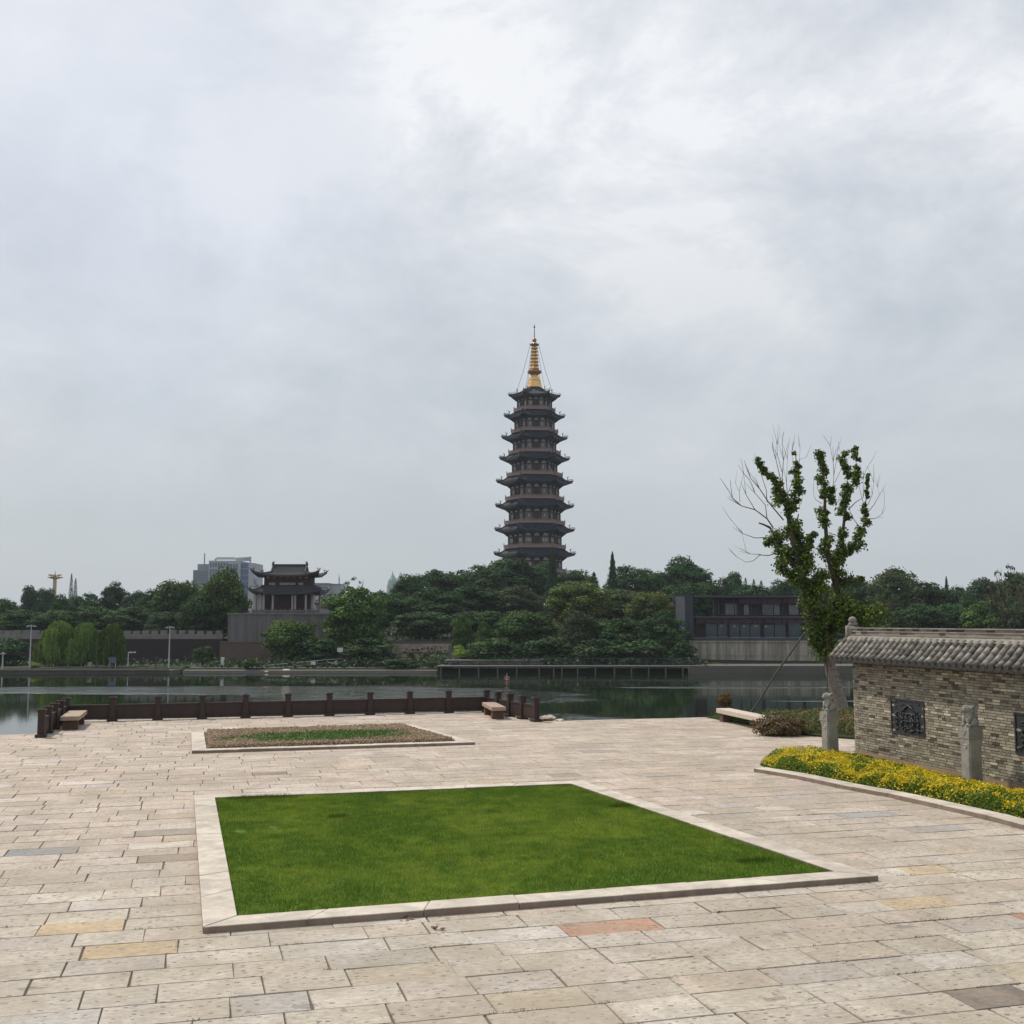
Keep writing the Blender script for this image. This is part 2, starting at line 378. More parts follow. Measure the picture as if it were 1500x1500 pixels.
# ------------------------------------------------------------------ ground sheet
WATER = -3.53
def sstep(a, b, x):
    t = np.clip((x - a) / (b - a), 0, 1); return t * t * (3 - 2 * t)
def hgt(x, y):
    x = np.asarray(x, float); y = np.asarray(y, float)
    lf = sstep(-26, -16, x); far = -2.95 + (sstep(157, 186, y) * lf + sstep(178, 186, y) * (1 - lf)) * 3.3 + np.exp(-((x - 8) / 42) ** 2) * sstep(158, 265, y) * 6.5 + sstep(220, 600, y) * 5
    far = far + .3 * np.sin(x * .13 + y * .07) * sstep(158, 175, y)
    near = -1.2 + 0 * x
    t = sstep(150.3, 151.3, y)
    z = np.where(y < 44, near, -6.0)
    return np.where(y > 150, -6.0 * (1 - t) + far * t, z)
xs = np.unique(np.concatenate([np.linspace(-1150, -120, 18), np.linspace(-120, 140, 66), np.linspace(140, 1150, 18)]))
ys = np.unique(np.concatenate([[-120, -40, 0, 25, 41, 44, 44.2, 60, 90, 130, 150, 150.3, 150.6, 151, 151.5], np.linspace(153, 300, 50), np.linspace(300, 1180, 24)]))
GX, GY = np.meshgrid(xs, ys); GZ = hgt(GX, GY)
mb = MB(); mb.v = [tuple(p) for p in np.stack([GX.ravel(), GY.ravel(), GZ.ravel()], 1)]
nx = len(xs)
for j in range(len(ys) - 1):
    for i in range(nx - 1):
        a0 = j * nx + i; mb.f.append((a0, a0 + 1, a0 + nx + 1, a0 + nx)); mb.c.append(None); mb.m.append(0)
tag(mb.build('ground', MT['earth']), kind='structure')
mb = MB(); mb.poly([(-1100, 38, WATER), (1100, 38, WATER), (1100, 151.2, WATER), (-1100, 151.2, WATER)])
tag(mb.build('river', MT['water']), kind='structure')

# ------------------------------------------------------------------ plaza paving
rnd = random.Random(5)
PAL = [((.53, .465, .375), 12), ((.505, .445, .365), 10), ((.56, .495, .405), 9), ((.53, .45, .365), 7), ((.48, .425, .35), 5), ((.51, .425, .335), 3),
       ((.53, .45, .33), 1.6), ((.455, .395, .335), 1.2), ((.47, .43, .375), 1.2), ((.38, .33, .285), .25), ((.585, .53, .45), 5)]
special = [((855, 1357), (.42, .25, .175)), ((1490, 1341), (.40, .22, .15)), ((1460, 1467), (.20, .165, .145)), ((40, 1252), (.26, .262, .27)),
           ((1350, 1220), (.36, .345, .335)), ((1290, 1192), (.36, .35, .345)), ((1095, 1197), (.38, .365, .355)), ((240, 1220), (.30, .26, .22)),
           ((370, 1133), (.25, .20, .17)), ((1300, 1323), (.50, .39, .26)), ((85, 1358), (.50, .385, .25)), ((1350, 1268), (.52, .41, .27)), ((215, 1388), (.50, .38, .24)), ((245, 1262), (.31, .24, .20))]
spuv = [(GU(*p), c) for p, c in special]
def pick():
    t = rnd.uniform(0, sum(w_ for _, w_ in PAL))
    for c_, w_ in PAL:
        t -= w_
        if t <= 0: break
    k = rnd.uniform(.93, 1.06); f = min(max((pick.v - 11) / 9, 0), 1); return (c_[0] * k * (.885 + .065 * f), c_[1] * k * (.90 + .012 * f), c_[2] * k * rnd.uniform(.92, .97))
def edge_v(u):
    if -4.75 < u < 11.05: return 40.35
    return 35.9
mb = MB(); RH = .5; v = -3.1; ROWS = []
while v < 40.3:
    ROWS.append(v)
    u = -34 + rnd.uniform(0, .8); off = 0
    rh = RH + rnd.uniform(-.03, .03)
    if v < 35.9 < v + rh + .25: rh = 35.9 - v
    if v + rh + .25 > 40.35: rh = 40.35 - v
    if v >= 35.89: u = -4.75
    while u < (40 if v < 35.89 else 11.05):
        ln = rnd.uniform(.6, 1.12); u1 = u + ln
        if v >= 35.89 and u1 > 10.6: u1 = 11.05
        g = rnd.choice((.0025, .004, .005, .007))
        pick.v = v; col = pick()
        for (su, sv), sc in spuv:
            if u <= su < u1 and v <= sv < v + rh: col = sc
        j = lambda: rnd.uniform(-.010, .010)
        z = rnd.uniform(-.003, .003); tz = [z + rnd.uniform(-.002, .002) for _ in range(4)]
        q = [(u + g + j(), v + g + j()), (u1 - g + j(), v + g + j()), (u1 - g + j(), v + rh - g + j()), (u + g + j(), v + rh - g + j())]
        b0 = .006
        cx = (u + u1) / 2; cy = v + rh / 2
        qi = [(a_ + (b0 if a_ < cx else -b0), c_ + (b0 if c_ < cy else -b0)) for a_, c_ in q]
        T_ = [W(x, y, zz) for (x, y), zz in zip(qi, tz)]
        B_ = [W(x, y, zz - .008) for (x, y), zz in zip(q, tz)]
        D_ = [W(x, y, -.03) for (x, y) in q]
        mb.poly(T_, col)
        for k in range(4):
            k2 = (k + 1) % 4
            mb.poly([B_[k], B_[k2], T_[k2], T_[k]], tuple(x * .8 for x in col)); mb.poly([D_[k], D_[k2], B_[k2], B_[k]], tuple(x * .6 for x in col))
        u = u1
    v += rh
tag(mb.build('plaza_paving', MT['paving']), kind='structure')
MT['joint'] = mat('joint_dirt', (.15, .125, .09), .95, .45, 5)
def prism(mb, uvs, z0, z1, col=None):
    n = len(uvs); mb.poly([W(u, v, z1) for u, v in uvs], col)
    for k in range(n):
        a_, b_ = uvs[k], uvs[(k + 1) % n]
        mb.poly([W(*a_, z0), W(*b_, z0), W(*b_, z1), W(*a_, z1)], col)
mb = MB(); prism(mb, [(-34, -3.2), (40, -3.2), (40, 35.93), (11.08, 35.93), (11.08, 40.38), (-4.78, 40.38), (-4.78, 35.93), (-34, 35.93)], -6, -.018)
tag(mb.build('plaza_embankment', MT['joint']), kind='structure')

# ------------------------------------------------------------------ kerbs, lawn, beds
def inset_open(poly, d):
    out = []
    for i in range(len(poly)):
        a, b = Vector(poly[max(i - 1, 0)]), Vector(poly[min(i + 1, len(poly) - 1)]); t = (b - a).normalized()
        out.append((poly[i][0] - t.y * d, poly[i][1] + t.x * d))
    return out
def inset(poly, d):
    n = len(poly); out = []
    for i in range(n):
        p0, p1, p2 = [Vector(poly[(i + k) % n]) for k in (-1, 0, 1)]
        d1 = (p1 - p0).normalized(); d2 = (p2 - p1).normalized()
        n1 = Vector((-d1.y, d1.x)); n2 = Vector((-d2.y, d2.x))
        b_ = (n1 + n2); b_ = b_ / b_.dot(n1); out.append(tuple(p1 + b_ * d))
    return out
def kerb(name, poly, width, h, seg, label, closed=True, seed=1, z0=-.02):
    r = random.Random(seed); mb = MB(); inn = (inset if closed else inset_open)(poly, width); n = len(poly)
    for i in range(n if closed else n - 1):
        a0, a1 = Vector(poly[i]), Vector(poly[(i + 1) % n]); b0, b1 = Vector(inn[i]), Vector(inn[(i + 1) % n])
        ln = (a1 - a0).length; k = max(1, round(ln / seg)); cuts = [0] + sorted((q + r.uniform(-.15, .15)) / k for q in range(1, k)) + [1]
        for s0, s1 in zip(cuts, cuts[1:]):
            e = .003 / ln * seg; z = h + r.uniform(-.004, .004); c_ = r.uniform(.9, 1.06)
            col = (.56 * c_, .50 * c_, .43 * c_) if r.random() > .07 else (.46, .37, .30)
            q = [a0.lerp(a1, s0 + e), a0.lerp(a1, s1 - e), b0.lerp(b1, s1 - e), b0.lerp(b1, s0 + e)]
            cen = sum(q, Vector((0, 0))) / 4
            qi = [p + (cen - p).normalized() * .009 for p in q]
            D_ = [W(p.x, p.y, z0) for p in q]; B_ = [W(p.x, p.y, z - .008) for p in q]; T_ = [W(p.x, p.y, z) for p in qi]
            mb.poly(T_, col)
            for k2 in range(4):
                k3 = (k2 + 1) % 4
                mb.poly([B_[k2], B_[k3], T_[k3], T_[k2]], col); mb.poly([D_[k2], D_[k3], B_[k3], B_[k2]], (.27 * c_, .21 * c_, .165 * c_))  # soiled side faces, with their shade painted into the darker brown
    o = mb.build(name, MT['kerb']); tag(o, label, 'kerb'); return inn
KH = .075
lawn_out = [GU(297, 1368), GU(1287, 1291), GU(851, 1143, KH), GU(284, 1165, KH)]
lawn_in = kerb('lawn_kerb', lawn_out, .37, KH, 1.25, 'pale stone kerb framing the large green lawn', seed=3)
bed_out = [GU(281, 1104), GU(696, 1091), GU(602, 1061, KH), GU(280, 1071, KH)]
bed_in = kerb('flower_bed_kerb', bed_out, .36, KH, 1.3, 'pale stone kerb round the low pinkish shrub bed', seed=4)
yb_front = [GU(1104, 1131), GU(1165, 1141), GU(1230, 1155), GU(1300, 1168), GU(1380, 1186), GU(1445, 1201), GU(1500, 1216), (12.6, 12.5), (12.3, 9.5), (11.9, 7)]
# the kerb runs only along the curved front of the yellow bed
ybp = yb_front[::-1]                     # from camera outwards
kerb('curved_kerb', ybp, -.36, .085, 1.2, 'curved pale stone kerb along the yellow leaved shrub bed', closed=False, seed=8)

def poly_bary(poly, n, rng):            # random points inside convex-ish quad list via rejection
    P_ = np.array(poly); lo, hi = P_.min(0), P_.max(0); out = []
    tot = 0
    while tot < n:
        q = rng.uniform(lo, hi, (n * 2, 2)); ins = np.zeros(len(q), bool); j = len(P_) - 1
        for i in range(len(P_)):
            xi, yi = P_[i]; xj, yj = P_[j]
            c_ = ((yi > q[:, 1]) != (yj > q[:, 1])) & (q[:, 0] < (xj - xi) * (q[:, 1] - yi) / (yj - yi + 1e-12) + xi)
            ins ^= c_; j = i
        q = q[ins]; out.append(q); tot += len(q)
    return np.concatenate(out)[:n]
def vnoise(x, y, s, seed):
    r = np.random.default_rng(seed); T = r.random((64, 64)); X_ = x / s; Y_ = y / s
    xi = np.floor(X_).astype(int); yi = np.floor(Y_).astype(int); fx = X_ - xi; fy = Y_ - yi
    fx = fx * fx * (3 - 2 * fx); fy = fy * fy * (3 - 2 * fy); g = lambda a, b: T[a % 64, b % 64]
    return (g(xi, yi) * (1 - fx) + g(xi + 1, yi) * fx) * (1 - fy) + (g(xi, yi + 1) * (1 - fx) + g(xi + 1, yi + 1) * fx) * fy
def uvw(q, z): return np.stack([q[:, 0] * CU - q[:, 1] * SU, q[:, 0] * SU + q[:, 1] * CU, z], 1)

rng = np.random.default_rng(11)
mb = MB(); prism(mb, lawn_in, -.02, .035); tag(mb.build('lawn_soil', MT['lawn_base']), kind='structure')
q = poly_bary(inset(lawn_in, -.012), 330000, rng); n = len(q)
big = vnoise(q[:, 0], q[:, 1], 1.5, 1) * .30 + vnoise(q[:, 0] + 9, q[:, 1], .42, 2) * .35 + vnoise(q[:, 0] + 4, q[:, 1] * .8, .13, 6) * .35
mid = vnoise(q[:, 0], q[:, 1], .12, 3)
# a darker tuft of clover at the far left, and two worn spots
tuft = np.zeros(n)
for (cu, cv_), (ru, rv_) in ((GU(385, 1167, .06), (.75, .22)), (GU(495, 1195, .06), (.18, .12)), (GU(1105, 1260, .06), (.35, .10)), (GU(910, 1180, .06), (.25, .12))):
    tuft = np.maximum(tuft, np.clip(1.3 - ((q[:, 0] - cu) / ru) ** 2 - ((q[:, 1] - cv_) / rv_) ** 2, 0, 1))
bare = np.zeros(n)
for cu, cv_ in (GU(352, 1217, .05), GU(400, 1211, .05)):
    bare = np.maximum(bare, np.clip(1.2 - ((q[:, 0] - cu) / .13) ** 2 - ((q[:, 1] - cv_) / .17) ** 2, 0, 1))
hl = (.028 + .022 * rng.random(n)) * (1 + .5 * (mid - .5)) * (1 + .9 * tuft) * (1 - .75 * bare)
ang = rng.uniform(0, 2 * math.pi, n); lean = rng.uniform(.1, .6, n)
base = uvw(q, np.full(n, .033)); wd = .0065
side = np.stack([np.cos(ang), np.sin(ang), np.zeros(n)], 1) * wd / 2
la = rng.uniform(0, 2 * math.pi, n); tip = base + np.stack([np.cos(la) * lean * hl, np.sin(la) * lean * hl, hl], 1)
V = np.stack([base - side, base + side, tip], 1)
t = np.clip((big - .35) * 2.2, 0, 1)[:, None]; k = rng.uniform(.55, 1.45, (n, 1))
col = (np.array([.112, .200, .020]) * (1 - t) + np.array([.28, .350, .042]) * t) * k
dry = rng.random(n) < .02 + .25 * bare; col[dry] = np.array([.30, .24, .13])
col = col * (1 - .55 * tuft[:, None])
o = quads('lawn_grass', V, col, MT['blade'], k=3); tag(o, 'bright green mown lawn inside the pale kerb', 'lawn', kind='stuff')

def leafbed(name, poly, n, H, size, colf, label, cat, seed, bump=.35, bs=.3, aspect=.6, updir=.8, z0=0.02, hmod=None):
    rng = np.random.default_rng(seed); q = poly_bary(poly, n, rng)
    hb = H * (1 - bump * .5 + bump * (vnoise(q[:, 0], q[:, 1], bs, seed) * .6 + vnoise(q[:, 0], q[:, 1], bs * .4, seed + 1) * .4))
    if hmod is not None: hb = hb * hmod(q)
    # round off near the edge
    P_ = np.array(poly); de = np.full(len(q), 9.)
    for i in range(len(P_)):
        a_, b_ = P_[i], P_[(i + 1) % len(P_)]; ab = b_ - a_; t_ = np.clip(((q - a_) @ ab) / (ab @ ab), 0, 1)
        de = np.minimum(de, np.linalg.norm(q - (a_ + t_[:, None] * ab), axis=1))
    hb = hb * np.clip(de / (H * .55), 0.12, 1) ** .5
    f = 1 - (rng.random(len(q)) ** 1.9) * .8; f[de < .08] = rng.random((de < .08).sum())
    z = z0 + hb * f
    Nn = rng.normal(size=(len(q), 3)) * .6 + np.array([0, 0, updir]); Nn /= np.linalg.norm(Nn, axis=1)[:, None]
    V = leafquads(uvw(q, z), Nn, size, rng, aspect); col = colf(q, f, rng)
    o = quads(name, V, col, MT['leafn']); tag(o, label, cat, kind='stuff'); return o
def colbed(q, f, rng):
    c0 = np.array(GU(475, 1080, .14)); d = ((q[:, 0] - c0[0] - .15) / 2.5) ** 2 + ((q[:, 1] - c0[1] - .5) / 1.25) ** 2 + (vnoise(q[:, 0], q[:, 1], .6, 4) - .5) * .9
    n = len(q); g = d + rng.normal(size=n) * .35 < 1; base = np.where(rng.random((n, 1)) < .55, np.array([[.46, .31, .25]]), np.array([[.27, .25, .12]]))
    base = np.where(rng.random((n, 1)) < .10, np.array([[.50, .37, .31]]), base)
    gr = np.array([[.085, .16, .03]]) * rng.uniform(.7, 1.3, (n, 1)); c_ = np.where(g[:, None], gr, base * rng.uniform(.75, 1.25, (n, 1)))
    return c_
mb = MB(); prism(mb, bed_in, -.02, .04); tag(mb.build('bed_soil', MT['soil']), kind='structure')
leafbed('shrub_ground_cover', inset(bed_in, .02), 65000, .14, .055, colbed, 'low clipped bed of pinkish brown shrubs with a green patch in the middle', 'shrub bed', 21)

# wall frame: s along the wall towards the viewer, n out of the face towards the plaza
WO = Vector((8.30, 27.27)); WT = Vector((.229, -.9735)); WN = Vector((-.9735, -.229))
def WF(s, n, z): p = WO + WT * s + WN * n; return Vector((p.x, p.y, z))
def wuv(s, n): p = WO + WT * s + WN * n; return UV((p.x, p.y))
yin = inset_open(ybp, -.38)
ybed = [tuple(p) for p in yin[:-1]] + [(12.25, 22.35), (12.5, 23.6), (13.5, 24.4), wuv(-.25, .1), wuv(16.5, .06)]
mb = MB(); prism(mb, ybed, -.02, .05); tag(mb.build('yellow_bed_soil', MT['soil']), kind='structure')
def colyel(q, f, rng):
    n = len(q); cl = vnoise(q[:, 0], q[:, 1], .22, 9) * .6 + vnoise(q[:, 0], q[:, 1], .7, 10) * .4
    py = np.clip((f - .52) * 3.6, 0, 1) * np.clip(.68 + (cl - .5) * 3.2, .04, .92)
    yel = np.where(rng.random((n, 1)) < .5, np.array([[.80, .58, .02]]), np.array([[.60, .54, .03]]))
    grn = np.array([[.13, .20, .02]]) * rng.uniform(.6, 1.4, (n, 1))
    return np.where((rng.random(n) < py)[:, None], yel * rng.uniform(.8, 1.15, (n, 1)), grn)
def wall_fall(q):       # the shrubs get lower towards the wall
    x = q[:, 0] * CU - q[:, 1] * SU - WO.x; y = q[:, 0] * SU + q[:, 1] * CU - WO.y; d = x * WN.x + y * WN.y
    return .32 + .68 * np.clip(d / 1.1, 0, 1) ** .8
leafbed('yellow_shrub_cover', ybed, 120000, .28, .05, colyel, 'bed of yellow and green leaved shrubs at the foot of the brick wall', 'shrub bed', 31, bump=.75, bs=.36, aspect=.5, updir=.5, hmod=wall_fall)

# ------------------------------------------------------------------ brick wall
wall = empty('brick_wall', WF(0, 0, 0), 0, 'old grey brown brick wall with a tiled roof and dark carved panels', 'wall')
def LW(s, n, z): return WF(s, n, z) - WF(0, 0, 0)
WLEN, WH, WTH = 16.0, 2.34, .5
mb = MB(); mb.box(.012, WLEN, -WTH + .012, -.012, 0, WH, T=LW); mb.build('mortar_core', MT['mortar'], wall)
mb = MB(); rb = random.Random(7)
def brickcol():
    t_ = rb.random(); k = rb.uniform(.75, 1.2)
    c_ = (.285, .255, .20) if t_ < .44 else (.245, .228, .19) if t_ < .64 else (.36, .32, .25) if t_ < .80 else (.19, .155, .12) if t_ < .90 else (.105, .08, .062) if t_ < .955 else (.50, .44, .34)
    return tuple(x * k for x in c_)
PAN = [(1.63, 2.93), (5.87, 7.17), (10.1, 11.4)]; PZ0, PZ1 = .80, 1.58
bh = .056; nrow = int((WH - .22) / bh)
for r_ in range(nrow):
    z0 = .22 + r_ * bh; z1 = z0 + bh - .011
    s_ = -.12 * (r_ % 2) - rb.uniform(0, .03)
    while s_ < WLEN:
        s1 = s_ + rb.choice((.11, .21, .22, .23, .24, .20)) + rb.uniform(-.01, .01); a_, b_ = max(s_, 0) + .006, min(s1, WLEN) - .006
        if b_ - a_ > .02:
            inside = any(a_ > p0 - .01 and b_ < p1 + .01 and z0 > PZ0 and z1 < PZ1 for p0, p1 in PAN)
            if not inside:
                e = rb.uniform(0, .011); dz = rb.uniform(-.002, .002)
                mb.box(a_, b_, -.03, e, z0 + dz, z1 + dz, brickcol(), LW)
        s_ = s1
    n_ = -WTH
    while n_ < 0:
        n1 = min(n_ + rb.uniform(.2, .27), 0); mb.box(-rb.uniform(.001, .006), .03, n_ + .004, n1 - .034 * (n1 >= 0) - .004, z0, z1, brickcol(), LW); n_ = n1
    s_ = 0
    while s_ < WLEN:
        s1 = min(s_ + .48, WLEN); mb.box(s_ + .004, s1 - .004, -WTH - .003, -WTH + .03, z0, z1, brickcol(), LW); s_ = s1
mb.build('brickwork', MT['brick'], wall)
mb = MB(); s_ = -.02
while s_ < WLEN:
    s1 = s_ + rb.uniform(.55, .8); k = rb.uniform(.85, 1.1); mb.box(s_ + .003, s1 - .003, -WTH - .02, .022, 0, .212 + rb.uniform(-.004, .004), (.30 * k, .215 * k, .14 * k), LW); s_ = s1
mb.build('plinth', MT['brick'], wall)
# eave brick courses
mb = MB()
for i in range(int((WLEN + .1) / .13)):
    s_ = -.06 + i * .13
    for sg in (0, 1):
        a_, b_ = (-.02, .085) if sg == 0 else (-WTH - .085, -WTH + .02)
        mb.box(s_, s_ + .085, a_, b_, WH - .03, WH + .035, brickcol(), LW)
mb.box(-.1, WLEN, -WTH - .13, .13, WH + .037, WH + .075, (.2, .175, .14), LW)
mb.build('dentil_course', MT['brick'], wall)
# roof: deck, barrel tiles, ridge
ZE, ZR = 2.43, 2.90; NE, NR = .36, -.10; MIDN = -WTH / 2
mb = MB()
for sgn in (1, -1):
    f_ = lambda n_: n_ if sgn == 1 else 2 * MIDN - n_
    a = [LW(-.42, f_(NE - .03), ZE - .045), LW(WLEN, f_(NE - .03), ZE - .045), LW(WLEN, f_(NR), ZR - .05), LW(-.42, f_(NR), ZR - .05)]
    b2 = [p - Vector((0, 0, .035)) for p in a]; mb.hexa(b2 + a)
# gable triangle
mb.hexa([LW(-.36, MIDN - .1, WH + .08), LW(.05, MIDN - .1, WH + .08), LW(.05, MIDN + .1, WH + .08), LW(-.36, MIDN + .1, WH + .08), LW(-.36, MIDN - .1, ZR), LW(.05, MIDN - .1, ZR), LW(.05, MIDN + .1, ZR), LW(-.36, MIDN + .1, ZR)])
mb.build('roof_deck', MT['tile_dark'], wall)
tiles = MB(); caps = MB(); TP = .235
nt_ = int((WLEN + .4) / TP)
for sgn in (1, -1):
    f_ = lambda n_: n_ if sgn == 1 else 2 * MIDN - n_
    for i in range(nt_):
        sc = -.40 + i * TP + rb.uniform(-.012, .012); rad = .068
        nseg = 4
        skew = rb.uniform(-.012, .012)
        for k in range(nseg):
            t0, t1 = k / nseg, (k + 1) / nseg + .02
            pa = LW(sc + skew * (1 - t0), f_(NE + (NR - NE) * t0), ZE + (ZR - ZE) * (t0 ** 1.12)); pb = LW(sc + skew * (1 - t1), f_(NE + (NR - NE) * t1), ZE + (ZR - ZE) * (min(t1, 1) ** 1.12))
            jz = Vector((0, 0, rb.uniform(-.006, .006)))
            kt = rb.uniform(.7, 1.6); tiles.tube([pa + jz, pb + jz], [rad * 1.06, rad * .90], 10, col=(.215 * kt, .20 * kt, .178 * kt))
        pe = LW(sc, f_(NE + .004), ZE); pe2 = LW(sc, f_(NE + .022), ZE - .004)
        caps.tube([pe, pe2], [rad * 1.12, rad * 1.12], 12)
        # drip tile between barrels
        c0 = LW(sc + TP / 2, f_(NE + .01), ZE - .05)
        caps.hexa([LW(sc + TP * .2, f_(NE - .02), ZE - .10), LW(sc + TP * .8, f_(NE - .02), ZE - .10), LW(sc + TP * .9, f_(NE + .008), ZE - .03), LW(sc + TP * .1, f_(NE + .008), ZE - .03),
                   LW(sc + TP * .2, f_(NE - .01), ZE - .105), LW(sc + TP * .8, f_(NE - .01), ZE - .105), LW(sc + TP * .9, f_(NE + .02), ZE - .025), LW(sc + TP * .1, f_(NE + .02), ZE - .025)])
tiles.build('roof_tile', MT['tile'], wall, smooth=True); caps.build('eave_tile', MT['tile_dark'], wall)
mb = MB()
mb.hexa([LW(-.40, NR + .06, ZR - .03), LW(WLEN, NR + .06, ZR - .03), LW(WLEN, 2 * MIDN - NR - .06, ZR - .03), LW(-.40, 2 * MIDN - NR - .06, ZR - .03),
         LW(-.38, MIDN + .09, ZR + .07), LW(WLEN, MIDN + .09, ZR + .07), LW(WLEN, MIDN - .09, ZR + .07), LW(-.38, MIDN - .09, ZR + .07)])
mb.build('mortar_band', MT['plaster'], wall)
mb = MB(); s_ = -.40
for z0, z1, hw in ((ZR + .07, ZR + .10, .105), (ZR + .10, ZR + .155, .07), (ZR + .157, ZR + .185, .085), (ZR + .187, ZR + .235, .065), (ZR + .237, ZR + .262, .10)):
    s_ = -.42
    while s_ < WLEN:
        s1 = s_ + rb.uniform(.2, .36); k = rb.uniform(.7, 1.15) * (.35 if (hw < .08 and rb.random() < .3) else 1)
        mb.box(s_ + .003, s1 - .001, MIDN - hw - rb.uniform(0, .004), MIDN + hw + rb.uniform(0, .004), z0, z1, (.25 * k, .23 * k, .20 * k), LW); s_ = s1
rd = mb.build('ridge', MT['brick'], wall)
mb = MB()
mb.box(-.52, -.30, MIDN - .12, MIDN + .12, ZR + .02, ZR + .30, T=LW)
p = LW(-.41, MIDN, ZR + .30); mb.ball(p + Vector((0, 0, .04)), (.09, .09, .06)); mb.ball(p + Vector((.02, 0, .14)), (.10, .10, .095))
mb.ball(p + Vector((.07, -.05, .05)), (.07, .05, .05)); mb.ball(p + Vector((-.1, -.04, -.08)), (.06, .06, .11)); mb.ball(p + Vector((.1, -.1, -.12)), (.09, .07, .08))
mb.build('ridge_finial', MT['plaster'], wall, smooth=True)

# carved slate panels: things hung on the wall
def relief(s0, s1, label, seed):
    r = random.Random(seed); w_ = s1 - s0; h_ = PZ1 - PZ0
    e = empty('relief_panel', WF(s0, 0, PZ0), 0, label, 'carved panel', 'carved slate panels on the brick wall')
    def T(x, n, z): return WF(s0 + x, n, PZ0 + z) - WF(s0, 0, PZ0)
    mb = MB(); mb.box(0, w_, -.02, .008, 0, h_, T=T)
    mb.build('slab', MT['slate'], e)
    mb = MB(); fw = .035
    for a_ in ((0, w_, 0, fw), (0, w_, h_ - fw, h_), (0, fw, fw, h_ - fw), (w_ - fw, w_, fw, h_ - fw)): mb.box(a_[0], a_[1], .006, .026, a_[2], a_[3], T=T)
    mb.build('frame', MT['slate'], e)
    mb = MB()
    def fig(x, z, s_):
        mb.ball(T(x, .02, z + .20 * s_), (.03 * s_, .03 * s_, .035 * s_), 5); mb.ball(T(x, .015, z + .10 * s_), (.045 * s_, .035 * s_, .09 * s_), 5)
        mb.ball(T(x + .03 * s_, .015, z), (.05 * s_, .03 * s_, .06 * s_), 5); mb.tube([T(x, .03, z + .14 * s_), T(x + .10 * s_, .035, z + .08 * s_)], .014 * s_, 5)
    xr = w_ * .55; zr = h_ * .62                          # pavilion roof, posts, table, rocks, pines
    mb.tube([T(xr - .30, .018, zr), T(xr, .03, zr + .17), T(xr + .30, .018, zr)], .022, 5); mb.tube([T(xr - .34, .018, zr - .02), T(xr + .34, .018, zr - .02)], .014, 5)
    for x in (xr - .24, xr + .22): mb.tube([T(x, .015, .2), T(x, .015, zr)], .014, 5)
    for x in (.22, .42, .62, .85, 1.05): fig(x, .24 + r.uniform(-.04, .06), r.uniform(.8, 1.2))
    for _ in range(26):
        x = r.uniform(.08, w_ - .08); mb.ball(T(x, .012, r.uniform(.07, .17)), (r.uniform(.02, .06), .025, r.uniform(.02, .035)), 4)
    for _ in range(16):
        x = r.uniform(.08, w_ - .2); z = r.uniform(h_ * .5, h_ - .07); mb.tube([T(x, .014, z), T(x + r.uniform(.05, .16), .02, z + r.uniform(-.02, .02))], r.uniform(.008, .016), 5)
    mb.tube([T(.5, .03, .30), T(1.0, .03, .30)], .018, 5)
    mb.build('carving', MT['slate'], e, smooth=True)
relief(*PAN[0], 'dark carved slate panel on the brick wall between the two lion posts', 3)
relief(*PAN[1], 'dark carved slate panel on the brick wall cut by the right photo edge', 9)

